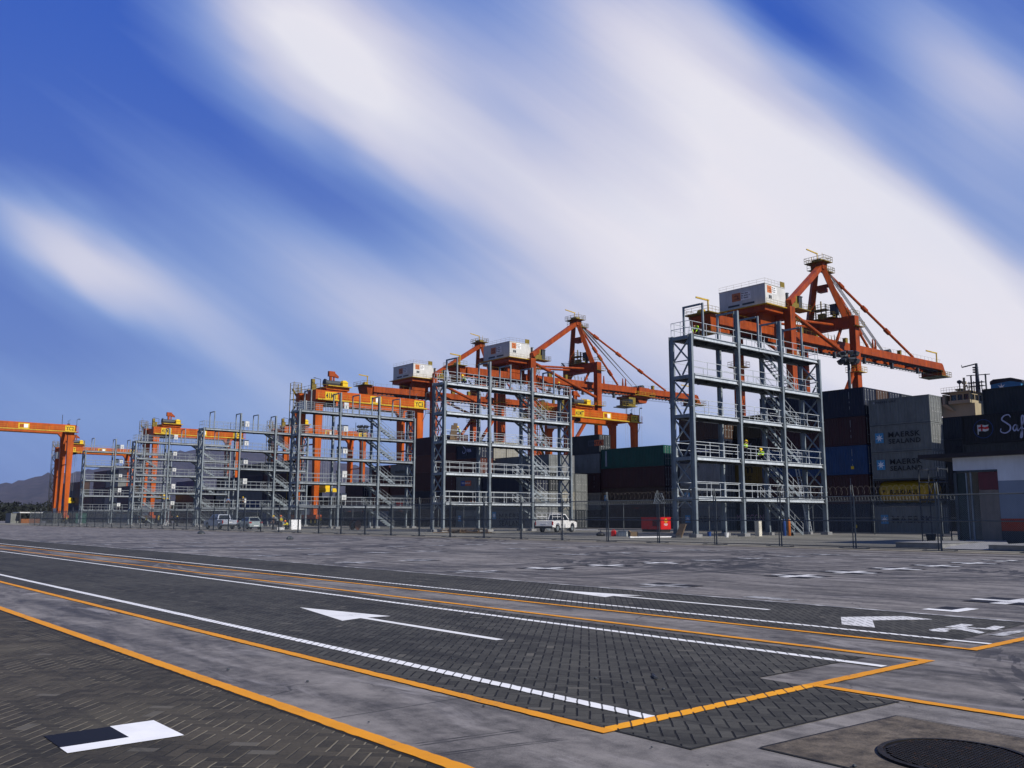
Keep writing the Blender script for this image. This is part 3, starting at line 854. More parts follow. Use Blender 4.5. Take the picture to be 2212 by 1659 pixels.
# =============================================================== containers
CW = 2.44
def corrugated(x_face, sgn, y0, y1, z0, z1, pitch=0.28, dep=0.04):
    """vertical trapezoid ribs on a side wall at x_face"""
    pts = []; y = y0
    while y < y1 - 1e-6:
        for f, d in ((0, 0), (.25, 0), (.45, 1), (.75, 1), (.95, 0)):
            if y + f * pitch < y1: pts.append((y + f * pitch, x_face - sgn * dep * d))
        y += pitch
    pts.append((y1, x_face))
    vs = [(x, y, z0) for y, x in pts] + [(x, y, z1) for y, x in pts]
    n = len(pts)
    return vs, [(i, i + 1, n + i + 1, n + i) for i in range(n - 1)]
_cm = {}
def cont_meshes(L, H, fine=True):
    k = (L, H, fine)
    if k in _cm: return _cm[k]
    b = MB()
    p = .11
    if fine:
        for x, s in ((0.03, -1), (CW - .03, 1)):
            vs, fs = corrugated(x, s, p, L - p, .15, H - .1); b.add(vs, fs)
    else:
        b.box(.03, CW - .03, p, L - p, .15, H - .1)
    b.box(.04, CW - .04, L - .06, L - .02, .15, H - .1)
    b.box(.03, CW - .03, .05, L - .05, .12, .16); b.box(.03, CW - .03, .05, L - .05, H - .12, H - .03)
    for x in (0, CW - .12):
        b.box(x, x + .12, 0, p, 0, H); b.box(x, x + .12, L - p, L, 0, H)
        b.box(x, x + .10, p, L - p, .0, .15); b.box(x, x + .08, p, L - p, H - .1, H)
    for z in (0, H - .12):
        b.box(.12, CW - .12, L - p, L, z, z + .12); b.box(.12, CW - .12, 0, p, z, z + .12)
    for x in (-.006, CW - .172):
        for y in (-.006, L - .172):
            for z in (.0, H - .115): b.box(x, x + .178, y, y + .178, z + (.004 if z else -0.0), z + .118)
    body = b.mesh('container_body')
    doors = []
    for x0, x1 in ((.13, CW / 2 - .01), (CW / 2 + .01, CW - .13)):
        d = MB().box(x0, x1, .03, .07, .13, H - .13)
        for i in range(4):
            zz = .3 + (H - .6) * i / 4
            d.box(x0 + .06, x1 - .06, .018, .03, zz + .06, zz + (H - .6) / 4 - .06)
        doors.append(d.mesh('door'))
    bars = MB()
    bars_l = []
    for x0, x1 in ((.13, CW / 2 - .01), (CW / 2 + .01, CW - .13)):
        m_ = MB()
        for f in (.25, .72):
            xx = x0 + (x1 - x0) * f
            m_.tube((xx, -.005, .13), (xx, -.005, H - .13), .022, 5)
            for zz in (.2, .55 * H, H - .25): m_.box(xx - .06, xx + .06, -.015, .018, zz, zz + .07)
            m_.box(xx - .02, xx + .3, -.02, -.005, 1.0, 1.05)
        bars_l.append(m_.mesh('locking_bar'))
    _cm[k] = (body, doors, bars_l)
    return _cm[k]
CCOL = {'grey': (.15,.158,.152), 'pale grey': (0.1944, 0.1998, 0.1998), 'dark grey': (0.024, 0.028, 0.03), 'navy': (0.0067, 0.0106, 0.0264), 'blue': (0.0112, 0.0476, 0.1344), 'maroon': (0.0408, 0.0086, 0.0086), 'rust red': (0.0768, 0.0192, 0.0115), 'brown': (0.0408, 0.0216, 0.0154), 'green': (0.0053, 0.066, 0.0462), 'mustard': (0.16, 0.1, 0.012), 'olive': (0.056, 0.042, 0.016), 'black': (0.0058, 0.0067, 0.0086), 'rust': (0.0576, 0.0288, 0.0168), 'beige': (0.2646, 0.252, 0.2079)}
def cmat(c): return paint('container_' + c.replace(' ', '_'), CCOL[c], 0.55, 0.0, 0.28, 0.7, RUST, -0.01)
M_BAR = paint('locking_bar_steel', (0.42, 0.42, 0.40), 0.5, 0.3, 0.3, 1.5)
USED = set()
LEVELS = {1: ['single'], 2: ['bottom', 'top'], 3: ['bottom', 'middle', 'top'], 4: ['bottom', 'second', 'third', 'top'], 5: ['bottom', 'second', 'third', 'fourth', 'top'], 6: ['bottom', 'second', 'third', 'fourth', 'fifth', 'top']}
def emblem(face_x, y, z, s, parent):
    """pale blue square with a white seven pointed star on the side facing the road"""
    e = flat([[(0, 0), (s, 0), (s, s * 1.15), (0, s * 1.15)]], (face_x, y, z), '-X', M_EMBLEM, parent, 'emblem', .012)
    flat([star_poly(s / 2, s * .575, s * .47, s * .19)], (face_x, y, z), '-X', M_WHITE, e, 'star', .02)
def container(x, y, z, L, H, colour, label, marks=None, detail=True, fine=True):
    label = ' '.join(label.split())
    wds = label.split()
    while len(wds) > 16 and 'the' in wds: wds.reverse(); wds.remove('the'); wds.reverse()
    label = ' '.join(wds)
    assert label not in USED, label
    assert len(wds) <= 16, label
    USED.add(label)
    body, doors, bars = cont_meshes(L, H, fine)
    mt = cmat(colour)
    if not detail:
        o = obj('shipping_container', body, mt, None, None, (x, y, z))
        return tag(o, label, 'container', 'stacked shipping containers')
    t = thing('shipping_container', label, 'container', (x, y, z), 0, 'stacked shipping containers')
    obj('body', body, mt, t)
    for d, b in zip(doors, bars):
        o = obj('door', d, mt, t); obj('locking_bar', b, M_BAR, o)
    for mk in (marks or []):
        kind = mk[0]
        if kind == 'two':      # emblem and two rows of letters
            emblem(0, L - .5, H * .34, .85, t)
            lettering('MAERSK', 3.15, .52, (0, L - 1.85, H * .53), '-X', mk[1], t, .018)
            lettering('SEALAND', 3.15, .46, (0, L - 1.85, H * .29), '-X', mk[1], t, .018)
        elif kind == 'one':
            emblem(0, L - .6, H * .36, .75, t)
            lettering('MAERSK', mk[2], .66, (0, L - 1.75, H * .40), '-X', mk[1], t, .018)
        elif kind == 'bigtwo':
            emblem(0, L - 2.6, H * .5, .9, t)
            lettering('MAERSK', 5.6, .85, (0, L - 4.2, H * .48), '-X', mk[1], t, 0)
            lettering('SEALAND', 5.6, .75, (0, L - 4.2, H * .12), '-X', mk[1], t, 0)
        elif kind == 'text':   # text, width, height, offset from far end, z fraction, material, shear
            lettering(mk[1], mk[2], mk[3], (0, L - mk[4], H * mk[5]), '-X', mk[6], t, 0, mk[7] if len(mk) > 7 else 0)
        elif kind == 'strip':
            flat([[(0, 0), (.36, 0), (.36, 2.3), (0, 2.3)]], (0, L - mk[1], .3), '-X', M_LETTERG, t, 'white_strip')
        elif kind == 'vert':   # column of small codes near the near end
            o = MB()
            for i, hgt in enumerate((.5, .22, .16, .3)): o.add(lay([(0, -i * .5 - hgt), (.05, -i * .5 - hgt), (.05, -i * .5), (0, -i * .5)], (0, mk[1], H * .88), '-X'), [(0, 1, 2, 3)])
            o.build('code_marks', M_LETTERG, t)
            if len(mk) > 2: flat([[(0, 0), (.32, 0), (.32, .3), (0, .3)]], (0, mk[1] + .15, H * .18), '-X', M_SIGNY, t, 'warning_label')
        elif kind == 'panel':  # coloured panel with words
            w_, h_, off, zf, m1, m2, txt, m3 = mk[1:]
            a = flat([[(0, 0), (w_ * .42, 0), (w_ * .42, h_), (0, h_)]], (0, L - off, H * zf), '-X', m1, t, 'panel')
            b = flat([[(0, 0), (w_ * .58, 0), (w_ * .58, h_), (0, h_)]], (0, L - off - w_ * .42, H * zf), '-X', m2, t, 'panel')
            if txt: lettering(txt, w_ * .8, h_ * .5, (0, L - off - w_ * .1, H * zf + h_ * .25), '-X', m3, t, lift=.02)
        elif kind == 'script':   # hand written letters as painted strokes
            k_, ox, oz = mk[1], L - mk[2], H * mk[3]
            def ribbon(pts, wd):
                r_ = MB(); n = len(pts); vs = []
                for i, (a, b) in enumerate(pts):
                    a0, b0 = pts[max(0, i - 1)]; a1, b1 = pts[min(n - 1, i + 1)]
                    l_ = math.hypot(a1 - a0, b1 - b0) or 1; f = wd * (.55 + .45 * math.sin(math.pi * i / (n - 1))) / 2
                    vs += [(a - (b1 - b0) / l_ * f, b + (a1 - a0) / l_ * f), (a + (b1 - b0) / l_ * f, b - (a1 - a0) / l_ * f)]
                r_.add(lay(vs, (0, ox, oz), '-X'), [(2 * i, 2 * i + 1, 2 * i + 3, 2 * i + 2) for i in range(n - 1)])
                return r_
            def smooth(p, m=7):
                o = []
                for i in range(len(p) - 1):
                    p0, p1, p2, p3 = p[max(0, i - 1)], p[i], p[i + 1], p[min(len(p) - 1, i + 2)]
                    for j in range(m):
                        t_ = j / m
                        o.append(tuple(.5 * (2 * p1[c] + (p2[c] - p0[c]) * t_ + (2 * p0[c] - 5 * p1[c] + 4 * p2[c] - p3[c]) * t_ ** 2 + (3 * p1[c] - p0[c] - 3 * p2[c] + p3[c]) * t_ ** 3) for c in (0, 1)))
                return o + [p[-1]]
            G_ = {'S': ([(1.25, 1.75), (1.05, 2.05), (.55, 1.95), (.30, 1.55), (.75, 1.15), (1.15, .75), (1.05, .25), (.55, 0), (.1, .2), (.15, .55)], 1.35),
                  'a': ([(.55, .75), (.3, .85), (.08, .5), (.2, .2), (.42, .35), (.55, .78), (.52, .3), (.62, .18), (.8, .4)], .75),
                  'f': ([(.0, .3), (.35, .8), (.55, 1.6), (.42, 1.85), (.30, 1.5), (.28, .4), (.22, -.5), (.05, -.55), (.25, .2), (.6, .45)], .62),
                  'm': ([(.0, .4), (.12, .8), (.15, .2), (.35, .8), (.42, .25), (.62, .8), (.68, .25), (.85, .4)], .85),
                  'r': ([(.0, .4), (.15, .85), (.2, .7), (.4, .75), (.38, .3), (.5, .25), (.62, .4)], .6),
                  'i': ([(.0, .4), (.15, .8), (.13, .3), (.25, .22), (.4, .4)], .38),
                  'n': ([(.0, .4), (.12, .8), (.15, .2), (.38, .8), (.42, .25), (.6, .4)], .6),
                  'e': ([(.0, .4), (.4, .6), (.3, .82), (.08, .5), (.2, .2), (.5, .35)], .5),
                  'p': ([(.0, .4), (.18, .85), (.1, -.5), (.18, .7), (.45, .8), (.4, .35), (.2, .3), (.6, .4)], .6)}
            x_ = 0
            for chn in mk[4]:
                g_, adv = G_[chn]
                ribbon(smooth([((a + x_) * k_, b * k_) for a, b in g_]), mk[5]).build('script_letter', mk[6], t)
                x_ += adv
        elif kind == 'flag':
            cx_, cz = L - mk[1], H * mk[2]; r = .85
            ring = MB(); n = 40
            uv = [(r * math.cos(2 * math.pi * i / n), r * math.sin(2 * math.pi * i / n)) for i in range(n)] + [(r * .95 * math.cos(2 * math.pi * i / n), r * .95 * math.sin(2 * math.pi * i / n)) for i in range(n)]
            ring.add(lay(uv, (0, cx_, cz), '-X'), [(i, (i + 1) % n, n + (i + 1) % n, n + i) for i in range(n)])
            e = ring.build('round_emblem', M_BLUE, t)
            flat([[(-.5, -.5), (-.42, -.5), (-.42, .38), (-.5, .38)], [(-.42, .0), (-.1, .02), (.2, -.06), (.5, -.02), (.42, -.2), (.15, -.26), (-.1, -.2), (-.42, -.22)][::1],
                  [(-.42, .36), (-.1, .38), (.2, .30), (.5, .34), (.42, .2), (.15, .13), (-.1, .19), (-.42, .17)]], (0, cx_, cz), '-X', M_LETTERW, e, 'flag_white', .02)
            flat([[(-.42, .17), (-.1, .19), (.15, .13), (.42, .2), (.5, -.02), (.2, -.06), (-.1, .02), (-.42, .0)], [(-.2, -.2), (-.05, -.18), (-.05, .37), (-.2, .37)]], (0, cx_, cz), '-X', M_RED, e, 'flag_red', .024)
    return t
def stack(x, y, L, levels, where, fine=True, detail=True):
    """levels: list bottom to top of (colour, height, description, marks)"""
    z = 0.0; n = len(levels)
    for i, lv in enumerate(levels):
        colour, H, desc, marks = lv
        pos = LEVELS[n][i]
        lab = f"{colour} container {desc}, {pos} of {where}" if desc else f"{colour} container, {pos} of {where}"
        if desc is None or desc == '': lab = f"{colour} container, {pos} of {where}"
        container(x, y, z, L, H, colour, lab, marks, detail, fine)
        z += H + .045
    return z
SD, HC, F20, F40 = 2.585, 2.87, 6.06, 12.19
DK, LW = M_LETTER, M_LETTERW
def tank(x, y, z):
    t = thing('tank_container', 'yellow tank container in a black frame between two grey star marked containers', 'tank container', (x, y, z), 0, 'stacked shipping containers')
    L, H = F20, SD
    MB().lathe((CW / 2, 0, 1.36), [(.3, .25), (.8, .33), (1.06, .5), (1.1, .75), (1.1, L - .75), (1.06, L - .5), (.8, L - .33), (.3, L - .25)], 28, 'Y').build('tank', paint('tank_yellow', (0.42, 0.25, 0.008), 0.4, 0, .25, 1), t, True)
    f = MB()
    for xx in (0, CW - .12):
        for y0 in (0, L - .12):
            f.box(xx, xx + .12, y0, y0 + .12, 0, H)
        f.box(xx, xx + .1, .12, L - .12, 0, .13); f.box(xx, xx + .1, .12, L - .12, H - .12, H)
        f.beam((xx + .06, .12, 1.9), (xx + .06, 1.0, .1), .08); f.beam((xx + .06, L - .12, 1.9), (xx + .06, L - 1.0, .1), .08)
    for y0 in (0, L - .12):
        f.box(.12, CW - .12, y0, y0 + .12, 0, .12); f.box(.12, CW - .12, y0, y0 + .12, H - .12, H)
        f.beam((.1, y0 + .06, .1), (CW - .1, y0 + .06, H - .1), .07)
    for k in range(5): f.box(.15, CW - .15, .9 + k * 1.05, 1.0 + k * 1.05, .1, .3)
    f.build('frame', M_DGREY, t)
    lettering('BULKHAUL', 2.8, .46, (.13, L - 1.65, 1.1), '-X', DK, t, .02, lift=.05)
    lettering('P', .22, .3, (.13, L - .9, 1.25), '-X', DK, t, .03, lift=.05)
BX = 85.0
M_SCRIPT = paint('script_lettering', (.42, .44, .62), .6, 0, .2, 2)
# --- stack with the star emblems right of the nearest rack
def star_stack():
    y, z = 39.2, 0.0
    wh = 'the stack between the nearest rack and the white building'
    container(BX, y, 0, F20, SD, 'grey', 'grey container with one big word and star emblem, underneath the yellow tank', [('one', DK, 3.9)])
    tank(BX, y, SD + .045)
    container(BX, y, 2 * SD + .09, F20, SD, 'grey', 'grey container with two lettered rows and star emblem, directly above the yellow tank', [('two', DK)])
    container(BX, y, 3 * SD + .135, F20, SD, 'grey', 'grey container with two lettered rows and star emblem, second above the yellow tank', [('two', DK)])
    container(BX, y, 4 * SD + .18, F20, SD, 'grey', 'grey container with one small word near its top, highest above the yellow tank', [('text', 'MAERSK LINE', 2.0, .2, .75, .83, DK), ('text', '*', .18, .18, .45, .83, LW)])
star_stack()
stack(BX, 45.75, F40, [('navy', HC, '', [('vert', 1.6, 1)]), ('maroon', HC, '', [('vert', 1.9)]), ('blue', HC, 'with yellow label', [('vert', 1.6, 1)]), ('maroon', HC, '', [('vert', 1.6)]), ('navy', HC, '', [('vert', 1.6)])],
      'the tall stack right behind the nearest rack')
for r, cols in enumerate((('brown', 'navy', 'grey', 'brown', 'rust'), ('navy', 'dark grey', 'maroon', 'blue', 'navy'), ('maroon', 'navy', 'brown', 'grey', 'dark grey'))):
    stack(BX + 2.6 * (r + 1), 45.75, F40, [(c, HC, '', None) for c in cols], ('the second row', 'the third row', 'the fourth row')[r] + ' in the tall stack block')
stack(BX + 2.6, 58.5, F20, [('black', SD, 'with pink letters', [('text', 'MACCON', 3.6, .7, 1.2, .45, paint('pink_lettering', (.55, .3, .38), .6))]), ('dark grey', SD, '', None),
      ('mustard', SD, 'lettered m SC', [('text', 'm', 1.25, .7, 2.3, .5, DK), ('text', 'SC', 1.0, .45, 2.4, .2, DK)]), ('black', SD, 'with grey letters', [('text', 'APL', 2.8, .6, 1.2, .55, M_LETTERG)]), ('olive', SD, '', None)],
      'the stack seen through the nearest rack')
stack(BX, 63.3, F20, [('grey', SD, 'with star', [('one', DK, 3.9)]), ('grey', SD, 'with wide word', [('one', DK, 4.0)]), ('pale grey', SD, 'with small letters', [('text', 'MAERSK LINE', 1.9, .2, .9, .8, DK)]),
      ('navy', SD, 'with white script', [('script', .45, 1.4, .42, 'Safmarine', .07, M_SCRIPT)]), ('rust', SD, '', None)], 'the stack behind the left end of the nearest rack')
# --- row further back, between the first two racks
stack(98.0, 75.3, F20, [('brown', HC, '', None), ('maroon', HC, '', None), ('dark grey', HC, '', None), ('grey', HC, 'with black word', [('text', 'MAERSK', 2.6, .4, 1.2, .6, DK)])], 'the stack just left of the nearest rack')
stack(98.0, 82.8, F40, [('brown', HC, '', None), ('brown', HC, 'with star', [('one', DK, 4.0)]), ('maroon', HC, '', None), ('green', HC, '', [('strip', .9)])], 'the stack under the yard crane marked YC1')
stack(98.0, 95.3, F20, [('brown', SD, '', None), ('grey', SD, 'with letters', [('text', 'MAERSK', 3.0, .5, 1.0, .4, DK)]), ('maroon', HC, '', [('vert', 1.2)]), ('grey', HC, '', [('vert', .9)]),
      ('dark grey', HC, 'with orange panel', [('panel', 3.4, .9, 3.6, .4, M_DGREY, paint('orange_panel', (.55, .10, .02), .5), 'EINTA', DK)])], 'the stack beside the green container')
stack(100.6, 95.3, F20, [('brown', SD, '', None), ('navy', SD, '', None), ('maroon', HC, '', None), ('navy', HC, '', None)], 'the stack hidden behind the orange panelled one')
# --- behind the second rack
stack(BX, 95.2, F40, [('grey', SD, 'with giant letters', [('bigtwo', DK)]), ('grey', SD, 'with giant word', [('text', 'MAERSK', 5.4, .95, 4.2, .3, DK), ]), ('navy', HC, '', None)], 'the stack right behind the white pickup')
for r, cols in enumerate((('pale grey', 'grey', 'dark grey', 'grey'), ('grey', 'beige', 'grey', 'pale grey'), ('dark grey', 'grey', 'grey'))):
    stack(BX + 2.6 * (r + 1), 95.2, F40, [(c, SD, '', None) for c in cols], ('the first row', 'the second row', 'the third row')[r] + ' behind the giant lettered stack')
stack(BX, 107.7, F20, [('grey', SD, 'with star', [('one', DK, 3.4)]), ('dark grey', SD, 'with orange panel', [('panel', 2.2, .6, 2.6, .3, M_DGREY, paint('orange_panel', (.55, .10, .02), .5), '', DK)]),
      ('grey', SD, 'with two colour panel', [('panel', 2.6, .75, 1.2, .42, M_BLUE, paint('orange_panel', (.55, .10, .02), .5), 'P&O Nedlloyd', LW)]), ('rust red', SD, '', [('vert', 4.6)]), ('navy', SD, 'with white script', [('script', .75, 1.5, .32, 'Spen', .11, M_SCRIPT)])],
      'the stack behind the middle of the second rack')
for r, cols in enumerate((('grey', 'brown', 'dark grey', 'beige', 'beige'), ('navy', 'grey', 'brown', 'pale grey', 'beige'))):
    stack(BX + 2.6 * (r + 1), 107.7, F20, [(c, SD, '', None) for c in cols], ('the next row', 'the further row')[r] + ' beside the script lettered navy container')
stack(BX, 114.0, F20, [('brown', HC, '', None), ('navy', HC, 'with white letters', [('text', 'CMA CGM', 3.9, .6, .9, .3, LW)]), ('maroon', HC, '', [('vert', 1.0)]), ('rust red', HC, '', None), ('maroon', HC, '', None)], 'the stack behind the left end of the second rack')
stack(BX, 120.2, F20, [('brown', HC, '', None), ('navy', HC, '', None), ('maroon', HC, '', None), ('rust red', HC, '', None), ('maroon', HC, '', None)], 'the stack in the gap between second and third racks')
# --- behind the third rack and on
stack(BX, 126.6, F20, [('dark grey', SD, '', None), ('grey', SD, 'with red panel', [('panel', 2.0, .7, 2.0, .3, M_RED, M_RED, '', LW)]), ('maroon', SD, '', None), ('grey', SD, 'with black word', [('text', 'MAERSK', 3.0, .5, 1.5, .4, DK)])], 'the stack behind the stairs of the third rack')
stack(BX, 133.2, F20, [('blue', SD, '', None), ('maroon', SD, '', None), ('rust red', SD, '', None), ('maroon', SD, '', None)], 'the stack behind the middle of the third rack')
stack(BX, 141.8, F20, [('dark grey', SD, '', None), ('grey', SD, '', None), ('navy', SD, '', None)], 'the low stack behind the third rack switch panels')
stack(BX, 150.9, F40, [('dark grey', SD, '', None), ('navy', SD, 'with white script', [('script', .6, 2.0, .35, 'Safmarine', .09, M_SCRIPT)])], 'the low stack under the yard crane marked YC3')
rr = random.Random(5)
cols = ['navy', 'dark grey', 'maroon', 'grey', 'brown', 'dark grey', 'navy', 'blue']
places = [(164, 3, 'behind the stairs of the fourth rack'), (170.5, 5, 'behind the silver pickup'), (183, 5, 'behind the middle of the fourth rack'), (195.5, 4, 'behind the left end of the fourth rack'), (209, 3, 'behind the stairs of the fifth rack'),
          (221.5, 4, 'behind the middle of the fifth rack'), (243, 2, 'under the yard crane marked YC6'), (256, 3, 'behind the left end of the fifth rack'), (268.5, 4, 'behind the stairs of the sixth rack'), (281, 6, 'behind the middle of the sixth rack'), (293.5, 6, 'behind the left part of the sixth rack'),
          (306, 3, 'just left of the sixth rack'), (318.5, 5, 'beside the far crane legs'), (331, 5, 'right behind the far crane legs')]
for y, n, wh in places:
    stack(BX, y, F40, [(rr.choice(cols), SD, '', None) for _ in range(n)], 'the far stack ' + wh, detail=False, fine=y < 200)
for y, wh in ((183.2, 'left'), (170.7, 'right'), (196, 'leftmost')):
    for r in range(1, 3):
        stack(BX + 2.6 * r, y, F40, [(rr.choice(['grey', 'pale grey', 'dark grey']), SD, '', None) for _ in range(3)], f'the {wh} far grey stack, {"first" if r == 1 else "second"} row back', detail=False, fine=False)
# --- right edge of the picture
stack(BX, 24.2, F40, [('dark grey', SD, '', None), ('grey', SD, '', None), ('dark grey', HC, '', None), ('black', SD, 'with white script and round flag', [('flag', 1.9, .5), ('script', .78, 3.3, .30, 'Safmarine', .13, M_SCRIPT)])], 'the stack behind the white building')
stack(BX + 2.6, 23.2, F40, [('grey', SD, '', None), ('dark grey', SD, '', None), ('brown', HC, '', None), ('navy', SD, '', None), ('dark grey', SD, 'with dim letters', [('text', 'P&O Nedlloyd', 4.6, .45, 4.2, .4, M_LETTERG)])], 'the row behind the script lettered black container')
# --- second block, seen past the star stack
for k, (y, n) in enumerate(((35.6, 5), (41.8, 5), (48.0, 5))):
    stack(106.5, y, F20, [('dark grey', SD, 'with dim letters' if i in (2, 3) else '', [('text', 'MAERSK', 3.0, .5, 1.6, .52, DK), ('text', 'SEALAND', 3.0, .42, 1.6, .3, DK)] if i in (2, 3) else None) for i in range(n)],
          ('the dark stack behind the script lettered black container', 'the dark stack seen past the star emblem stack', 'the dark stack behind the star emblem stack')[k])
stack(98.0, 120.0, F40, [('brown', SD, '', None), ('maroon', SD, '', None), ('navy', SD, '', None), ('brown', SD, '', None)], 'the back stack behind the gap between second and third racks', fine=False)
# --- low boxes far left beyond the fence
M_GREENG = None
container(53.5, 262.5, 0, F20, SD, 'grey', 'lone grey container at the far left edge, left of the open shed', None, False, False)
container(60.5, 250.5, 0, F20, SD, 'dark grey', 'dark container standing on the ground right of the open shed', None, True, False)
container(64.0, 243.0, 0, F20, SD, 'green', 'dull green container on the ground behind the far left fence end', None, False, False)
sh = thing('open_shed', 'low open shed with a white roof at the far left', 'shed', (57, 264, 0))
MB().box(-2, 3.4, -4, 4, 2.6, 2.8).box(-2.1, 3.5, -4.1, 4.1, 2.8, 2.85).build('roof', M_WHITE, sh)
for px_, py_ in ((-1.8, -3.8), (3.2, -3.8), (-1.8, 3.8), (3.2, 3.8)): MB().box(px_ - .08, px_ + .08, py_ - .08, py_ + .08, 0, 2.6).build('post', M_DGREY, sh)
MB().box(-1.5, 3, -3.5, 3.5, 0, 1.1).build('bench_wall', paint('shed_brown', (.18, .07, .03), .8), sh)
# ====================================================== rubber tyred yard cranes
def yard_crane(xl, xr, y, zt, sign, label, trolley=True, fullleft=True):
    t = thing('yard_crane', label, 'yard crane', ((xl + xr) / 2, y, 0), 0, 'orange rubber tyred yard cranes')
    cx = (xl + xr) / 2
    a, b = xl - cx, xr - cx           # leg centre lines
    D = 6.6; gh = 1.75
    gl, gr = a - .8, b + 1.0
    for k, yy in enumerate((0, D)):
        g = MB().box(gl, gr, yy - .55, yy + .55, zt - gh, zt).box(gl - .06, gl, yy - .65, yy + .65, zt - gh - .1, zt + .1).box(gr, gr + .06, yy - .65, yy + .65, zt - gh - .1, zt + .1)
        for i in range(8): g.box(gl + (gr - gl) * (i + .5) / 8 - .04, gl + (gr - gl) * (i + .5) / 8 + .04, yy - .58, yy + .58, zt - gh + .02, zt - .02)
        g.box(gl, gr, yy - .3, yy + .3, zt, zt + .12)
        gd = g.build('girder', M_RORANGE, t)
        s = -1 if k == 0 else 1
        wk = MB()
        y0, y1 = sorted((yy + s * .56, yy + s * 1.35))
        wk.box(gl, gr, y0, y1, zt - gh - .02, zt - gh + .05)
        wk.box(gl, gr, yy + s * 1.35 - .03, yy + s * 1.35 + .03, zt - gh - .10, zt - gh + .16)
        for i in range(9):
            xx = gl + .1 + (gr - gl - .2) * i / 8
            wk.tube((xx, yy + s * 1.33, zt - gh), (xx, yy + s * 1.33, zt - gh + 1.05), .025, 5)
        for h in (.55, 1.05): wk.tube((gl, yy + s * 1.33, zt - gh + h), (gr, yy + s * 1.33, zt - gh + h), .02, 5)
        wk.build('walkway', M_YELLOW, gd)
        for x, sg in ((a, 1), (b, -1)):
            w0, w1 = 1.55, .85
            l = MB().hexa([(x - w1 / 2, yy - .45, 2.0), (x + w1 / 2, yy - .45, 2.0), (x + w1 / 2, yy + .45, 2.0), (x - w1 / 2, yy + .45, 2.0)],
                          [(x - w0 / 2, yy - .5, zt - gh - .003), (x + w0 / 2, yy - .5, zt - gh - .003), (x + w0 / 2, yy + .5, zt - gh - .003), (x - w0 / 2, yy + .5, zt - gh - .003)])
            l.hexa([(x + sg * w0 / 2 - .01, yy - .48, zt - gh - .9), (x + sg * (w0 / 2 + .02), yy - .48, zt - gh - .9), (x + sg * (w0 / 2 + .02), yy + .48, zt - gh - .9), (x + sg * w0 / 2 - .01, yy + .48, zt - gh - .9)][::sg],
                   [(x + sg * w0 / 2 - .01, yy - .48, zt - gh - .005), (x + sg * (w0 / 2 + .8), yy - .48, zt - gh - .005), (x + sg * (w0 / 2 + .8), yy + .48, zt - gh - .005), (x + sg * w0 / 2 - .01, yy + .48, zt - gh - .005)][::sg])
            lg = l.build('leg', M_RORANGE, t)
            if x == b:
                ld = MB()
                for dy in (-.2, .2): ld.box(x + .5, x + .54, yy + dy - .02, yy + dy + .02, 2.5, zt - gh)
                for i in range(50): ld.box(x + .51, x + .53, yy - .2, yy + .2, 2.8 + i * .4, 2.84 + i * .4)
                ld.build('ladder', M_YELLOW, lg)
    for x in (a, b):
        MB().box(x - .55, x + .55, -1.6, D + 1.6, 1.25, 2.0).build('sill_beam', M_RORANGE, t)
        MB().box(x - .3, x + .3, .5, D - .5, zt - gh * .9, zt - .2).build('end_tie', M_RORANGE, t)
        MB().tube((x, .45, zt * .60), (x, D - .45, zt * .60), .14, 8).build('leg_tie', M_RORANGE, t)
        for yy in (-1.0, .6, D - .6, D + 1.0):
            w_ = MB().lathe((x, yy, .78), [(.35, -.36), (.72, -.34), (.78, -.22), (.78, .22), (.72, .34), (.35, .36)], 18, 'X').build('tyre', M_RUBBER, t)
            MB().lathe((x, yy, .78), [(.05, -.38), (.34, -.37), (.34, .37), (.05, .38)], 12, 'X').build('rim', M_SIGNY, w_)
    # electrical house and stair tower at the landward end, painted olive yellow
    MB().box(a - 1.3, a + .9, 2.2, D - 1.0, zt - 3.9, zt - 1.9).box(a - 1.4, a + 1, 2.1, D - .9, zt - 1.9, zt - 1.8).build('electrical_house', M_HOUSE, t)
    MB().box(a - .5, a + .5, 1.2, D - 1.2, 2.0, 4.4).box(a - .6, a + .6, 1.1, D - 1.1, 4.4, 4.5).build('engine_house', M_HOUSE, t)
    st = MB()
    for xx, yy in ((a - 1.4, D + .6), (a + .2, D + .6), (a - 1.4, D + 2.0), (a + .2, D + 2.0)): st.box(xx - .06, xx + .06, yy - .06, yy + .06, 2.2, zt + 2.2)
    k = 0; z = 2.2
    while z < zt:
        xa, xb = (a - 1.3, a + .1) if k % 2 == 0 else (a + .1, a - 1.3)
        st.beam((xa, D + 1.3, z), (xb, D + 1.3, min(z + 2.4, zt + 1)), .6, .12)
        for h in (.6, 1.1): st.tube((xa, D + .75, z + h), (xb, D + .75, z + 2.4 + h), .025, 4)
        st.box(a - 1.45, a + .25, D + .6, D + 2.05, z - .03, z + .03)
        z += 2.4; k += 1
    for h in (0.1, .6, 1.1, 1.7, 2.2):
        for (p, q) in (((a - 1.4, D + .6), (a + .2, D + .6)), ((a - 1.4, D + .6), (a - 1.4, D + 2.0))): st.tube((p[0], p[1], zt + h), (q[0], q[1], zt + h), .03, 4)
    for i in range(7): st.box(a - 1.4 + i * .26, a - 1.37 + i * .26, D + .59, D + .61, zt + .1, zt + 2.2)
    st.build('stair_tower', M_OLIVE, t)
    pf = MB()
    pf.box(a - .6, a + 3.2, D - .5, D + 1.5, zt + .1, zt + .16)
    for h in (.6, 1.15):
        pf.tube((a - .6, -.5, zt + h), (a + 3.0, -.5, zt + h), .03, 5); pf.tube((a - .6, D + 1.4, zt + h), (a + 3.2, D + 1.4, zt + h), .03, 5); pf.tube((a - .6, -.5, zt + h), (a - .6, D + 1.4, zt + h), .03, 5)
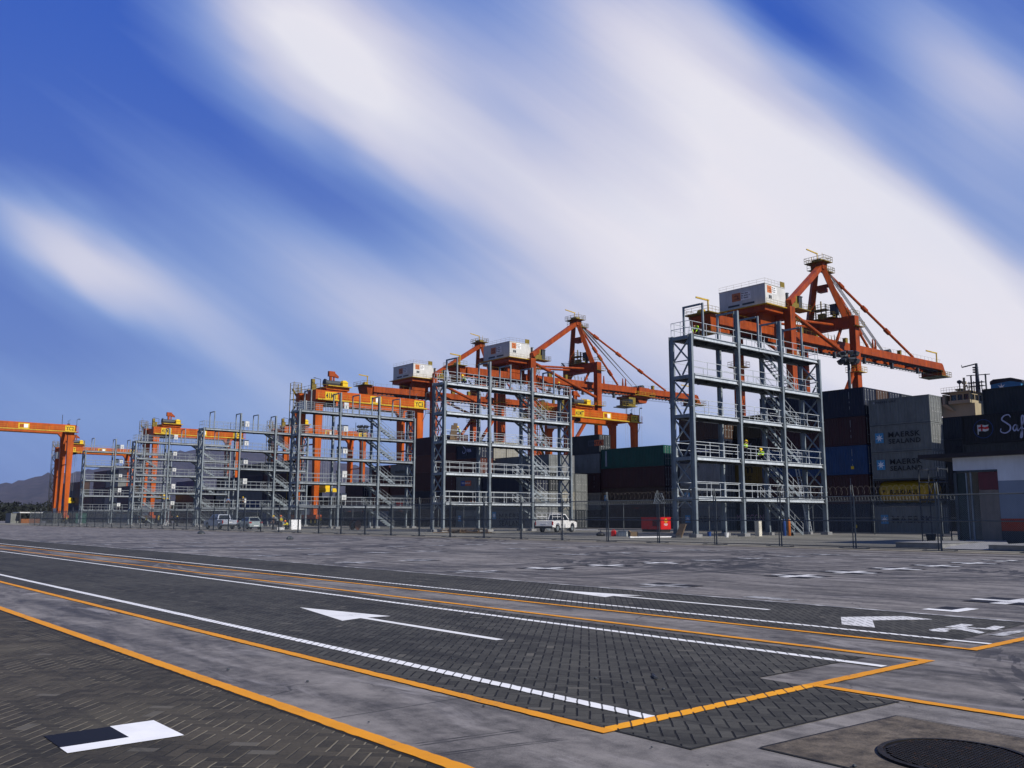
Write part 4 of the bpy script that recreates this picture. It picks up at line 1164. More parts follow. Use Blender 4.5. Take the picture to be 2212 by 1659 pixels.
    for i in range(6): pf.tube((a - .6 + i * .7, D + 1.4, zt), (a - .6 + i * .7, D + 1.4, zt + 1.2), .03, 5); pf.tube((a - .6, -.5 + i * 1.6, zt), (a - .6, -.5 + i * 1.6, zt + 1.2), .03, 5)
    pf.box(a - .3, a + .3, 2.0, 2.6, zt + .1, zt + 2.4).box(a + .9, a + 1.4, 3.5, 4.2, zt + .1, zt + 1.7)
    pf.build('railing', M_OLIVE, t)
    MB().path([(a + .9, 1.0, zt + .1), (a + .9, 1.0, zt + 2.3), (a - .3, 1.0, zt + 2.45)], .05, 6).box(a - .5, a - .1, .85, 1.15, zt + 2.4, zt + 2.5).build('lamp_bracket', M_DGREY, t)
    # right end: antenna mast, floodlight bracket and access cage
    MB().path([(gr + .35, -.8, zt + 1.6), (gr + .05, -.8, zt + 1.5), (gr + .05, -.8, zt - 2.6), (b + .5, -.5, zt - 4.2), (b + .4, -.4, zt - 4.3)], .05, 6).box(gr + .3, gr + .8, -.95, -.65, zt + 1.55, zt + 1.75).build('lamp_bracket', M_DGREY, t)
    MB().tube((b - 2.2, .2, zt), (b - 2.2, .2, zt + 2.6), .07, 6).tube((b - .6, .2, zt), (b - .6, .2, zt + 1.3), .05, 6).box(b - .9, b - .3, .1, .4, zt + .0, zt + .45).tube((b - 1.0, .2, zt + 1.0), (b - .2, .2, zt + 1.5), .03, 5).build('antenna', M_DGREY, t)
    cg = MB()
    for dx in (0, .35, .7):
        cg.tube((gr - .1 + dx * .8, -1.3, zt - gh), (gr - .1 + dx * .8, -1.3, zt - .3), .025, 5)
    for h in (.1, .75, 1.4): cg.tube((gr - .1, -1.3, zt - gh + h), (gr + .5, -1.3, zt - gh + h), .025, 5)
    cg.box(gr - .1, gr + .55, -1.35, .5, zt - gh - .07, zt - gh)
    cg.build('cage', M_RED, t)
    # signs on the near girder
    fy = -.585
    def sign_plate(x0, w_, txt, tw):
        p_ = flat([[(0, 0), (w_, 0), (w_, 1.42), (0, 1.42)]], (x0, fy, zt - 1.58), '-Y', M_SIGNY, t, 'sign', .03)
        if txt: lettering(txt, tw, 1.0, (x0 + (w_ - tw) / 2, fy, zt - 1.36), '-Y', M_LETTER, p_, .03, lift=.045)
        return p_
    if fullleft: sign_plate(a + 1.1, 2.6, '41MT', 2.3)
    s = sign_plate((a + b) / 2 - .5, 2.5, '', 0)
    flat([[(.3, .3), (1.25, .3), (1.25, 1.2), (.3, 1.2)]], ((a + b) / 2 - .5, fy, zt - 1.58), '-Y', M_ORANGE, s, 'picture', .04)
    flat([[(1.25, .25), (2.2, .25), (2.2, 1.2), (1.25, 1.2)]], ((a + b) / 2 - .5, fy, zt - 1.58), '-Y', M_WHITE, s, 'picture', .04)
    sign_plate(b - 1.6, 2.3, sign, 1.85)
    # trolley with hoist, davit and spreader
    if trolley:
        x0 = a + 1.4; x1 = x0 + 4.9; xm = (x0 + x1) / 2
        tr = MB().box(x0, x1, -.4, D + .4, zt + .35, zt + .95)
        for xx in (x0 + .5, x1 - .5):
            for yy in (0, D): tr.lathe((xx, yy, zt + .42), [(.3, -.15), (.3, .15)], 12, 'Y')
        tb = tr.build('trolley_frame', M_RORANGE, t)
        MB().box(x0 + .1, x1 + .2, -.95, -.4, zt + .95, zt + 1.12).box(x0 + .1, x1 + .2, D + .4, D + 1, zt + .95, zt + 1.12).build('walkway', M_YELLOW, tb)
        MB().lathe((xm, 1.0, zt + 1.75), [(.6, -2.2), (.75, -2.15), (.75, -1.9), (.55, -1.85), (.55, 1.85), (.75, 1.9), (.75, 2.15), (.6, 2.2)], 16, 'X').build('hoist_drum', M_DGREY, tb)
        MB().box(x1 - 1.4, x1 - .3, -.3, 1.0, zt + 1.1, zt + 1.9).hexa([(x1 - 1.5, -.4, zt + 1.9), (x1 - .2, -.4, zt + 1.9), (x1 - .2, 1.1, zt + 1.9), (x1 - 1.5, 1.1, zt + 1.9)], [(x1 - 1.2, -.1, zt + 2.35), (x1 - .6, -.1, zt + 2.35), (x1 - .6, .8, zt + 2.35), (x1 - 1.2, .8, zt + 2.35)]).build('motor_cover', M_SIGNY, tb)
        MB().box(xm - .22, xm + .22, 2.3, 2.75, zt + .95, zt + 3.6).box(xm - .5, xm + .75, 2.2, 2.85, zt + 3.3, zt + 4.3).hexa([(xm + .6, 2.3, zt + 3.3), (xm + 1.6, 2.3, zt + 3.1), (xm + 1.6, 2.75, zt + 3.1), (xm + .6, 2.75, zt + 3.3)], [(xm + .6, 2.3, zt + 4.2), (xm + 1.6, 2.3, zt + 3.45), (xm + 1.6, 2.75, zt + 3.45), (xm + .6, 2.75, zt + 4.2)]).box(xm + .55, xm + .8, 2.4, 2.65, zt + 2.5, zt + 3.4).build('service_davit', M_ORANGE, tb)
        bk = MB()
        for i in range(7): bk.box(x1 + .1 + i * .16, x1 + .13 + i * .16, D * .5, D * .5 + .03, zt + .3, zt + 2.6)
        for h in (.4, 1.2, 2.0, 2.55): bk.box(x1 + .1, x1 + 1.1, D * .5, D * .5 + .03, zt + h, zt + h + .05)
        bk.box(x1 + .85, x1 + 1.15, D * .5 - .02, D * .5 + .05, zt + .3, zt + 2.6)
        bk.build('screen', M_OLIVE, tb)
        MB().box(x0 + .2, x0 + 3.0, 1.2, D - 1.2, zt - gh - .6, zt - gh + .4).build('underslung_winch', M_BLACK, tb)
        cb = MB().box(x1 - .9, x1 + .9, 2.0, 4.6, zt - gh - 2.6, zt - gh - .3)
        sz = 6.6
        sp_ = MB().box(xm - 1.1, xm + 1.1, 1.2, D - 1.2, sz, sz + .3).box(xm - 1.15, xm + 1.15, 1.0, 1.3, sz - .4, sz + .1).box(xm - 1.15, xm + 1.15, D - 1.3, D - 1.0, sz - .4, sz + .1).box(xm - .7, xm + .7, 2.0, 4.6, sz + .35, sz + .95).prism([(xm - .9, sz + .9), (xm + .9, sz + .9), (xm + .5, sz + 1.4), (xm - .5, sz + 1.4)], 2.2, 4.4)
        sp_.build('spreader', M_SIGNY, tb)
        rp = MB()
        for xx in (xm - 1.0, xm - .4, xm + .5, xm + 1.1):
            for yy in (2.3, 4.3): rp.tube((xx, yy, sz + 1.0), (xx, yy, zt + .4), .03, 4)
        rp.build('hoist_rope', M_ROPE, tb)
    return t
yard_crane(80.0, 102.6, 150, 24.85, 'YC3', 'orange yard crane signed YC3 rising behind the third rack')
yard_crane(131.6, 151.6, 136.5, 24.3, 'YC1', 'orange yard crane signed YC1 between the two nearest racks', )
yard_crane(79.6, 101.6, 235, 24.4, 'YC6', 'orange yard crane signed YC6 behind the fifth rack')
yard_crane(105.9, 128.6, 215, 24.6, 'YC10', 'distant orange yard crane signed YC10 seen through the third rack')
yard_crane(80.2, 102.8, 325, 24.8, 'YC8', 'farthest orange yard crane, signed YC8, behind the sixth rack')
yard_crane(39.5, 63.2, 250, 24.9, 'YC2', 'orange yard crane signed YC2 reaching out of the left edge', trolley=False)

# ================================================================ quay cranes
M_PANELW = paint('sign_white', (.75, .75, .75), .5)
def railing(m_, pts, z, h=1.1, n=3, r=.035):
    for (a, b) in zip(pts, pts[1:]):
        for k in (h, h * .5): m_.tube((a[0], a[1], z + k), (b[0], b[1], z + k), r, 4)
        for i in range(n + 1):
            f = i / n; m_.tube((a[0] + (b[0] - a[0]) * f, a[1] + (b[1] - a[1]) * f, z), (a[0] + (b[0] - a[0]) * f, a[1] + (b[1] - a[1]) * f, z + h), r, 4)
    return m_
def quay_crane(yc, label, trolley_x=None):
    t = thing('quay_crane', label, 'quay crane', (160, yc, 0), 0, 'ship to shore quay cranes')
    X = lambda x: x - 160.0
    HS = 6.4
    for x, zt in ((0, 44.2), (25.4, 46.0)):
        for s in (-1, 1):
            w0 = 1.75
            lg = MB().hexa([(x - w0 / 2, s * HS - .75, 2.4), (x + w0 / 2, s * HS - .75, 2.4), (x + w0 / 2, s * HS + .75, 2.4), (x - w0 / 2, s * HS + .75, 2.4)],
                           [(x - w0 / 2, s * HS - .75, zt), (x + w0 / 2, s * HS - .75, zt), (x + w0 / 2, s * HS + .75, zt), (x - w0 / 2, s * HS + .75, zt)])
            l = lg.build('leg', M_ORANGE, t)
            if s == -1:
                ld = MB()
                xx = x + w0 / 2 + .15
                for zz in range(4, int(zt) - 4, 3):
                    ld.box(xx - .1, xx + 1.3, -HS - .6, -HS + .6, zz, zz + .08)
                    ld.beam((xx + (.1 if zz % 2 else 1.1), -HS, zz), (xx + (1.1 if zz % 2 else .1), -HS, zz + 3), .5, .1)
                    for k in (.6, 1.1): ld.tube((xx + 1.3, -HS - .6, zz + k), (xx + 1.3, -HS + .6, zz + k), .03, 4)
                ld.box(xx + 1.25, xx + 1.33, -HS - .6, -HS - .52, 4, zt - 4)
                if x == 0: ld.build('stair', M_ORANGE, l)
            for (z0, sz_) in ((33.2, .55),):
                pf = MB().box(x - 1.7, x + 1.7, s * HS - 1.6, s * HS + 1.6, z0, z0 + .12)
                railing(pf, [(x - 1.7, s * HS - 1.6), (x + 1.7, s * HS - 1.6), (x + 1.7, s * HS + 1.6), (x - 1.7, s * HS + 1.6), (x - 1.7, s * HS - 1.6)], z0 + .1)
                pf.build('leg_platform', M_YELLOW, l)
            bg_ = MB().box(x - .8, x + .8, s * HS - 4.0, s * HS + 4.0, 1.4, 2.4)
            for k in (-3.2, -1.6, 1.6, 3.2): bg_.lathe((x, s * HS + k, .5), [(.5, -.3), (.5, .3)], 12, 'X').box(x - .5, x + .5, s * HS + k - .6, s * HS + k + .6, .6, 1.4)
            bg_.build('bogie', M_ORANGE, t)
        MB().box(x - 1.0, x + 1.0, -HS + .75, HS - .75, zt - 2.5, zt).build('top_beam', M_ORANGE, t)
        MB().box(x - .7, x + .7, -HS + .75, HS - .75, 12.6, 14.4).build('portal_beam', M_ORANGE, t)
    for s in (-1, 1):
        MB().box(.875, 24.525, s * HS - .6, s * HS + .6, 12.5, 14.4).build('portal_beam', M_ORANGE, t)
        m_ = MB().tube((.4, s * HS, 43.2), (25.0, s * HS, 35.6), .42, 10)
        m_.build('diagonal_brace', M_ORANGE, t)
        MB().beam((24.9, s * HS, 34.2), (9.5, s * HS, 14.4), .75, .75).build('diagonal_brace', M_ORANGE, t)
        MB().beam((.3, s * HS, 22), (7.0, s * HS, 14.4), .6, .6).build('diagonal_brace', M_ORANGE, t)
        MB().beam((24.9, s * HS * .55, 43.5), (22.9, s * HS * .5 + (-.2 if s < 0 else .2), 40.2), .5, .5).build('boom_hanger', M_ORANGE, t)
    # twin boom girders from the back reach to the tip
    gz = lambda x: 39.25 + (x - 140.4) * .0105
    for s in (-1, 1):
        gy = -.4 + 2.6 * s
        b = MB().beam((X(140.4), gy, gz(140.4)), (X(234.4), gy, gz(234.4)), .95, 1.75)
        for i in range(24):
            xx = 142 + i * 4.0
            b.box(X(xx) - .05, X(xx) + .05, gy - .5, gy + .5, gz(xx) - .86, gz(xx) + .86)
        gd = b.build('boom_girder', M_ORANGE, t)
        wk = MB()
        wk.beam((X(141), gy - s * .9, gz(141) + .7), (X(234), gy - s * .9, gz(234) + .7), .8, .06)
        wk.beam((X(141), gy + s * .3, gz(141) + 1.75), (X(234), gy + s * .3, gz(234) + 1.75), .03, .03)
        for i in range(47): wk.tube((X(141 + i * 2), gy + s * .3, gz(141 + i * 2) + .85), (X(141 + i * 2), gy + s * .3, gz(141 + i * 2) + 1.75), .025, 4)
        wk.build('walkway', M_OLIVE, gd)
        rl = MB().beam((X(140.6), gy - s * .75, gz(140) - 1.0), (X(234), gy - s * .75, gz(234) - 1.0), .5, .25)
        for i in range(60): rl.box(X(141 + i * 1.55) - .1, X(141 + i * 1.55) + .1, gy - s * .75 - .3, gy - s * .75 + .3, gz(141 + i * 1.55) - 1.32, gz(141 + i * 1.55) - 1.1)
        rl.build('trolley_rail', M_DGREY, gd)
    for i in range(12):
        xx = 143 + i * 8.2
        MB().box(X(xx) - .3, X(xx) + .3, -2.525, 1.725, gz(xx) - .5, gz(xx) + .5).build('cross_tie', M_ORANGE, t)
    MB().box(X(140.4) - .3, X(140.4) + 2.2, -2.525, 1.725, gz(140) - .85, gz(140) + .85).build('cross_tie', M_ORANGE, t)
    fc = MB()
    for s in (-.6, .6): fc.tube((X(168), s - 2, 36.9), (X(237), s - 2, 37.9), .035, 4)
    for i in range(5): fc.box(X(170 + i * 13) - .3, X(170 + i * 13) + .3, -3.0, -2.4, 36.5 + i * .19, 37.9 + i * .19)
    fc.build('festoon', M_DGREY, t)
    for xx in (190, 191.4, 199.6, 200.8):
        MB().hexa([(X(xx) - .25, -3.3, gz(xx) + .87), (X(xx) + .25, -3.3, gz(xx) + .87), (X(xx) + .25, -2.9, gz(xx) + .87), (X(xx) - .25, -2.9, gz(xx) + .87)],
                  [(X(xx) - .1, -3.2, gz(xx) + 3.2), (X(xx) + .1, -3.2, gz(xx) + 3.2), (X(xx) + .1, -3.0, gz(xx) + 3.2), (X(xx) - .1, -3.0, gz(xx) + 3.2)]).build('boom_bracket', M_ORANGE, t)
    # back end platform with a yellow davit
    bp = MB().box(X(136.8), X(140.2), -3.8, 2.3, 40.3, 40.45).box(X(138), X(140), -3.2, 2.2, 36.4, 36.55)
    railing(bp, [(X(136.8), -3.8), (X(136.8), 2.3), (X(140), 2.3)], 40.4); railing(bp, [(X(136.8), -3.8), (X(140), -3.8)], 40.4)
    railing(bp, [(X(138), -3.2), (X(140), -3.2)], 36.5); railing(bp, [(X(138), 2.2), (X(138), -3.2)], 36.5)
    bp.build('end_platform', M_OLIVE, t)
    eb = MB().hexa([(X(139), -2.6, 36.9), (X(140.4), -2.6, 36.9), (X(140.4), 1.9, 36.9), (X(139), 1.9, 36.9)], [(X(138.2), -3.0, 40.2), (X(140.4), -3.0, 40.2), (X(140.4), 2.2, 40.2), (X(138.2), 2.2, 40.2)])
    eb.build('sheave_block', M_ORANGE, t)
    MB().tube((X(139), -2, 40.4), (X(139), -2, 43.2), .16, 8).beam((X(139.3), -2, 43.1), (X(136.6), -1, 43.5), .25, .3).lathe((X(139.5), 0, 41.0), [(.7, -.6), (.7, .6)], 10, 'Y').build('davit', M_YELLOW, t)
    # machinery house
    x0, x1, yh, z0, z1 = X(152.9), X(159.9), 5.6, 44.0, 48.15
    hz = MB().box(x0, x1, -yh, yh, z0, z1).box(x0 - .08, x1 + .08, -yh - .08, yh + .08, z1, z1 + .12).box(x1, x1 + 1.8, -yh + .4, yh - 1, z0, z1 - .6)
    hs = hz.build('machinery_house', M_HOUSE, t)
    lv = MB()
    for (ya, yb) in ((3.4, .6), (-.1, -3.0)): lv.box(x0 - .03, x0 - .005, yb, ya, z0 + .55, z0 + .95)
    for i in range(2): lv.box(x0 + 1.2 + i * .55, x0 + 1.65 + i * .55, -yh - .03, -yh - .005, z0 + 1.3, z0 + 1.95)
    lv.build('louvre', M_DGREY, hs)
    for face, o, w_, h_ in (('-X', (x0, 2.4, z1 - 2.5), 4.6, 1.7), ('-Y', (x0 + .7, -yh, z1 - 1.75), 3.3, 1.5)):
        a_ = flat([[(0, 0), (w_ * .47, 0), (w_ * .47, h_), (0, h_)]], o, face, paint('house_sign_orange', (.50, .15, .04), .5), hs, 'sign', .02)
        flat([[(w_ * .08, h_ * .25), (w_ * .40, h_ * .2), (w_ * .40, h_ * .3), (w_ * .34, h_ * .32), (w_ * .34, h_ * .6), (w_ * .40, h_ * .62), (w_ * .2, h_ * .75), (w_ * .06, h_ * .55), (w_ * .22, h_ * .62), (w_ * .3, h_ * .58), (w_ * .3, h_ * .34)]], o, face, paint('sign_brown_drawing', (.14, .035, .015), .6), a_, 'crane_drawing', .03)
        b_ = flat([[(w_ * .47, 0), (w_, 0), (w_, h_), (w_ * .47, h_)]], o, face, M_PANELW, hs, 'sign', .02)
        bars = []
        for r_, ln in ((.74, .40), (.46, .44), (.18, .36)):
            n = 9 if r_ != .18 else 6
            for i in range(n):
                if (i * 7 + int(r_ * 100)) % 5 == 0 and i: continue
                xa = w_ * .51 + w_ * ln * i / n
                bars.append([(xa, h_ * r_), (xa + w_ * ln / n * .7, h_ * r_), (xa + w_ * ln / n * .7, h_ * (r_ + .13 + .05 * (i == 0))), (xa, h_ * (r_ + .13 + .05 * (i == 0)))])
        flat(bars, o, face, M_LETTER, b_, 'small_print', .03)
    hr = MB()
    railing(hr, [(x0, yh), (x0, -yh), (x1, -yh)], z1 + .1, 1.0, 6, .02)
    railing(hr, [(x0 - .7, -yh - .7), (x1, -yh - .7)], z0 - .1, 1.0, 6, .025)
    hr.box(x1 - 1.5, x1, -yh, -yh + .1, z1, z1 + 1.3)
    hr.build('railing', M_OLIVE, hs)
    MB().box(x0 - .9, x1 + 2.2, -yh - .9, yh + .9, z0 - .25, z0 - .1).build('walkway', M_YELLOW, t)
    fr = MB().box(x0 - .3, x1 + 2.0, -yh, yh, z0 - 1.3, z0 - .25).box(x0 + 1, x1, -3.6, -2.6, gz(155) + .88, z0 - 1.3).box(x0 + 1, x1, 2.6, 3.6, gz(155) + .88, z0 - 1.3)
    fr.build('house_frame', M_ORANGE, t)
    MB().box(x1 + .8, x1 + 1.5, -yh + .0, -yh + .35, z1 - .8, z1 - .65).tube((x1 + 1.1, -yh + .2, z0), (x1 + 1.1, -yh + .2, z1 - .8), .28, 8).box(x1 + 4, x1 + 5.2, -yh - .7, -yh + .6, z0 + .3, z0 + 3.0).box(x1 + 3.9, x1 + 5.3, -yh - .8, -yh + .7, z0 + 3.0, z0 + 3.2).build('control_cabin', M_DGREY, t)
    cp = MB().box(x1 + 1.5, x1 + 4.8, -yh - .6, -yh + 1.4, z0 + .1, z0 + 1.5).box(x1 + 3, x1 + 3.8, -yh - .4, -yh + .4, z0 + 1.5, z0 + 3.1)
    cp.box(x1 + 1.4, x1 + 6.0, -HS - 1.4, -HS + 1.4, z0 - .1, z0 + .05)
    railing(cp, [(x1 + 1.4, -HS - 1.4), (x1 + 6.0, -HS - 1.4), (x1 + 6.0, -HS + 1.4)], z0, 1.1, 5)
    cp.build('stair_platform', M_OLIVE, t)
    # A frame, stays and ropes
    ax, az = 23.0, 58.4
    for s in (-1, 1):
        MB().beam((25.4, s * 4.5, 46.0), (ax, s * .75, az), 1.35, 1.25, 1.1, 1.1).build('a_frame_leg', M_ORANGE, t)
    MB().beam((24.0, -1.9, 53.7), (24.0, 1.9, 53.7), .9, .7).box(23.2, 24.8, -.9, .9, 52.4, 53.3).build('a_frame_tie', M_ORANGE, t)
    MB().box(ax - 1.0, ax + 1.0, -1.5, 1.5, az - 1.0, az + .6).build('apex_block', M_ORANGE, t)
    MB().beam((.3, -HS + .2, 45.2), (ax - .4, -.6, az - .4), 1.05, 1.2).build('back_stay', M_ORANGE, t)
    ap = MB().box(ax - 1.8, ax + 1.8, -2.4, 2.6, az + .6, az + .75).box(ax - 1.2, ax + .6, -1, 2.3, az - .9, az - .8).box(ax + .2, ax + 3.6, -1.8, 0, az - 1.4, az - 1.28).box(ax - .8, ax + .8, -1, 1.2, az + .75, az + 1.5)
    railing(ap, [(ax - 1.8, 2.6), (ax - 1.8, -2.4), (ax + 1.8, -2.4), (ax + 1.8, 2.6), (ax - 1.8, 2.6)], az + .7, 1.2, 4, .05)
    railing(ap, [(ax + .2, -1.8), (ax + 3.6, -1.8), (ax + 3.6, 0)], az - 1.3, 1.1, 4, .05); railing(ap, [(ax - 1.2, 2.3), (ax - 1.2, -1)], az - .9, 1.2, 3, .05)
    for k in range(4): ap.beam((ax + 1.0 + k * .35, -1.2, az - .2 - k * .9), (ax + 2.6 + k * .35, -1.2, az - 1.3 - k * .9), .08, .08)
    ap.build('apex_platform', M_OLIVE, t)
    MB().tube((ax, .3, az + .7), (ax, .3, az + 3.0), .13, 6).beam((ax + .2, .3, az + 3.0), (ax - 3.2, 1.0, az + 3.6), .2, .25).tube((ax + .8, -.5, az + .7), (ax + .8, -.5, az + 3.2), .05, 5).tube((ax - .6, 1.4, az + .7), (ax - .6, 1.4, az + 2.3), .08, 5).build('davit', M_YELLOW, t)
    def stay(p, q, joints, r=.30):
        p, q = Vector(p), Vector(q); m_ = MB().tube(p, q, r, 8)
        for f in joints:
            c = p.lerp(q, f); d = (q - p).normalized()
            m_.tube(c - d * .9, c + d * .9, r * 1.75, 8)
        return m_.build('fore_stay', M_ORANGE, t)
    stay((ax + .3, -.3, az), (X(219.5), -3, gz(219.5) + 1.0), (.2, .45, .7))
    stay((ax + .3, -.6, az - .4), (X(197.5), -3, gz(197.5) + 1.0), (.42, .55, .8))
    rp = MB()
    for i in range(6): rp.tube((ax + .6, -.9 + i * .3, az + .2), (X(209.6) + (i % 3) * .9 - .9, -1.5 + i * .6, gz(209.6) + .9), .10, 5)
    rp.build('boom_rope', M_ROPE, t)
    MB().lathe((X(209.6), 0, gz(209.6) + 1.3), [(.8, -2.2), (.8, 2.2)], 12, 'Y').build('rope_sheave', M_DGREY, t)
    # boom hinge platform on the waterside beam
    hp = MB().box(23.2, 27.6, -2.8, 3.4, 46.15, 46.3)
    railing(hp, [(23.2, 3.4), (23.2, -2.8), (27.6, -2.8)], 46.2, 1.1, 5, .05)
    for yy in (-.2, 1.0, 2.4): hp.box(24.6, 24.85, yy - .1, yy + .1, 46.3, 50.6 if yy == 1.0 else 49.8)
    hp.box(23.6, 26, -.5, 2.8, 48.4, 48.55)
    railing(hp, [(23.6, 2.8), (23.6, -.5), (26, -.5)], 48.5, 1.1, 4, .05)
    hp.box(24.3, 25.6, .2, 1.7, 46.3, 47.6)
    hp.beam((23.4, 3.6, 44.2), (23.4, 6.4, 47.2), .7, .1)
    hp.build('hinge_platform', M_OLIVE, t)
    MB().box(24.5, 26.1, -2.7, -1.3, 47.0, 49.2).box(24.4, 26.2, -2.8, -1.2, 49.2, 49.4).box(25.0, 25.6, -2.4, -1.6, 46.3, 47.0).build('hinge_cabin', M_DGREY, t)
    wp = MB()
    for s in (-1, 1):
        railing(wp, [(23.9, s * HS + .8), (23.9, s * HS - .8), (26.6, s * HS - .8)], 46.05, 1.1, 3, .05)
        wp.box(23.6, 27.0, s * HS - 1.7, s * HS - .76, 43.4, 43.5)
        railing(wp, [(23.6, s * HS - 1.7), (27.0, s * HS - 1.7)], 43.5, 1.1, 3, .05)
    wp.build('leg_platform', M_OLIVE, t)
    for xx in (4, 14):
        MB().tube((X(160) + .8, -HS * .3, 43.0), (24.5, -HS * .3, 44.6), .3, 8).build('top_tie', M_ORANGE, t) if xx == 4 else MB().tube((.8, HS * .4, 43.0), (24.5, HS * .4, 44.6), .3, 8).build('top_tie', M_ORANGE, t)
    # boom tip
    tp = MB().box(X(233.5), X(239), -3.6, 2.4, 37.9, 38.05).box(X(234.4), X(235), -3.2, 2.2, 38.9, 41.0)
    railing(tp, [(X(233.5), 2.4), (X(233.5), -3.6), (X(239), -3.6), (X(239), 2.4)], 38.0, 1.2, 5, .05)
    tp.build('tip_platform', M_OLIVE, t)
    MB().hexa([(X(234.4), -3.2, 38.1), (X(237), -3.2, 38.1), (X(237), 2.2, 38.1), (X(234.4), 2.2, 38.1)], [(X(234.4), -3.2, 40.9), (X(235.3), -3.2, 41.0), (X(235.3), 2.2, 41.0), (X(234.4), 2.2, 40.9)]).build('tip_block', M_ORANGE, t)
    MB().tube((X(231.5), -3.4, gz(231) + .9), (X(231.5), -3.4, gz(231) + 3.4), .18, 6).beam((X(231.8), -3.4, gz(231) + 3.3), (X(227.6), -2.6, gz(231) + 3.6), .22, .3).build('davit', M_YELLOW, t)
    lc = MB()
    rr = random.Random(int(yc))
    for i in range(7):
        y0_ = -HS - 1.0 + rr.uniform(0, 2.2)
        lc.path([(1.2 + .9 * k / 8 + .12 * i, y0_ + .3 * math.sin(k * .4), 42.6 - 1.9 * math.sin(math.pi * k / 8) - .1 * i) for k in range(9)], .05, 4)
    for i in range(5): lc.path([(X(180 + i * 1.3), -2.4, gz(182) + .9), (X(180.3 + i * 1.3), -2.2, gz(182) + 2.2 + .4 * (i % 2)), (X(181 + i * 1.3), -2.0, gz(182) + .9)], .06, 4)
    lc.build('cable_loop', M_OLIVE, t)
    for (x_, y_, z_, w_) in ((170, -2.5, gz(170) + .9, 1.2), (176.5, -2.4, gz(176) + .9, .8), (188.6, -2.5, gz(188) + .9, .9), (214, -2.5, gz(214) + .9, .7)):
        MB().box(X(x_), X(x_) + w_, y_, y_ + .8, z_, z_ + 1.1 + w_ * .3).box(X(x_) - .05, X(x_) + w_ + .05, y_ - .05, y_ + .85, z_ + 1.1 + w_ * .3, z_ + 1.18 + w_ * .3).build('cable_cabinet', M_OLIVE, t)
    if trolley_x:
        x = X(trolley_x); zz = gz(trolley_x)
        tr = MB().box(x - 2.8, x + 4.5, -3.4, 3.4, zz - 2.3, zz - 1.5).box(x - 1.0, x + 3.6, -4.4, -3.6, zz - 1.4, zz + .9).hexa([(x + .5, -3, zz - 3.6), (x + 3.6, -3, zz - 3.6), (x + 3.6, 3, zz - 3.6), (x + .5, 3, zz - 3.6)], [(x - .5, -3, zz - 2.3), (x + 4.4, -3, zz - 2.3), (x + 4.4, 3, zz - 2.3), (x - .5, 3, zz - 2.3)])
        tb = tr.build('trolley', M_ORANGE, t)
        cbm = MB().box(x - 6.6, x - 1.8, -4.2, 1.2, zz - 5.3, zz - 5.1).box(x - 4.8, x - 1.9, -3.6, 0.2, zz - 5.0, zz - 2.4)
        railing(cbm, [(x - 8.2, -4.2), (x - 1.8, -4.2)], zz - 5.1, 1.1, 5, .05); cbm.box(x - 8.2, x - 6.6, -4.2, -1.5, zz - 5.3, zz - 5.1)
        cbm.build('operator_cabin', M_OLIVE, tb)
        MB().box(x - 4.9, x - 3.2, -3.7, -.2, zz - 4.3, zz - 3.0).build('cabin_window', M_GLASS, tb)
        wkk = MB().box(x - 3, x + 6, -4.6, -3.6, zz - 1.6, zz - 1.5)
        railing(wkk, [(x - 3, -4.6), (x + 6, -4.6)], zz - 1.5, 1.0, 6, .05)
        wkk.build('walkway', M_YELLOW, tb)
        r2 = MB()
        for dx in (-1, 0, 2, 3): r2.tube((x + dx, -1.5, zz - 22), (x + dx, -1.5, zz - 3.5), .035, 4); r2.tube((x + dx, 1.5, zz - 22), (x + dx, 1.5, zz - 3.5), .035, 4)
        r2.build('hoist_rope', M_ROPE, tb)
        MB().box(x - 1.6, x + 3.4, -3.1, 3.1, zz - 22.8, zz - 22).build('spreader', M_YELLOW, tb)
    return t
quay_crane(107.5, 'nearest orange quay crane with grey white machinery house, rising behind the nearest rack')
quay_crane(187.0, 'middle orange quay crane rising behind the second rack, its boom reaching towards the nearest rack', 206.5)
quay_crane(232.6, 'farthest orange quay crane, its back end showing left of the second rack', 206.5)

# ============================================================= high mast lights
def high_mast(x, y, z, label):
    t = thing('high_mast_light', label, 'light mast', (x, y, 0), 0, 'high mast lights')
    MB().tube((0, 0, 0), (0, 0, z), .32, 12, .16).box(-.5, .5, -.5, .5, 0, .4).build('pole', M_GALVD, t)
    h = MB().lathe((0, 0, z - .2), [(.2, -.3), (1.0, -.15), (1.0, .1), (.2, .25)], 12)
    h.build('crown_ring', M_DGREY, t)
    for i in range(8):
        a = 2 * math.pi * i / 8
        for dz in (-.45, .5):
            c = Vector((1.05 * math.cos(a), 1.05 * math.sin(a), z + dz))
            d = Vector((math.cos(a), math.sin(a), -.5)).normalized()
            m_ = MB().beam(c - d * .1, c + d * .25, .62, .45).tube((.8 * math.cos(a), .8 * math.sin(a), z - .1), c, .05, 4)
            m_.build('floodlight', M_DGREY, t)
    MB().tube((0, 0, z), (0, 0, z + 1.0), .04, 5).build('lightning_rod', M_DGREY, t)
high_mast(104.0, 57.7, 21.3, 'high mast with a ring of floodlights behind the nearest rack')
high_mast(104.0, 174.0, 21.0, 'high mast with floodlights seen through the third rack')
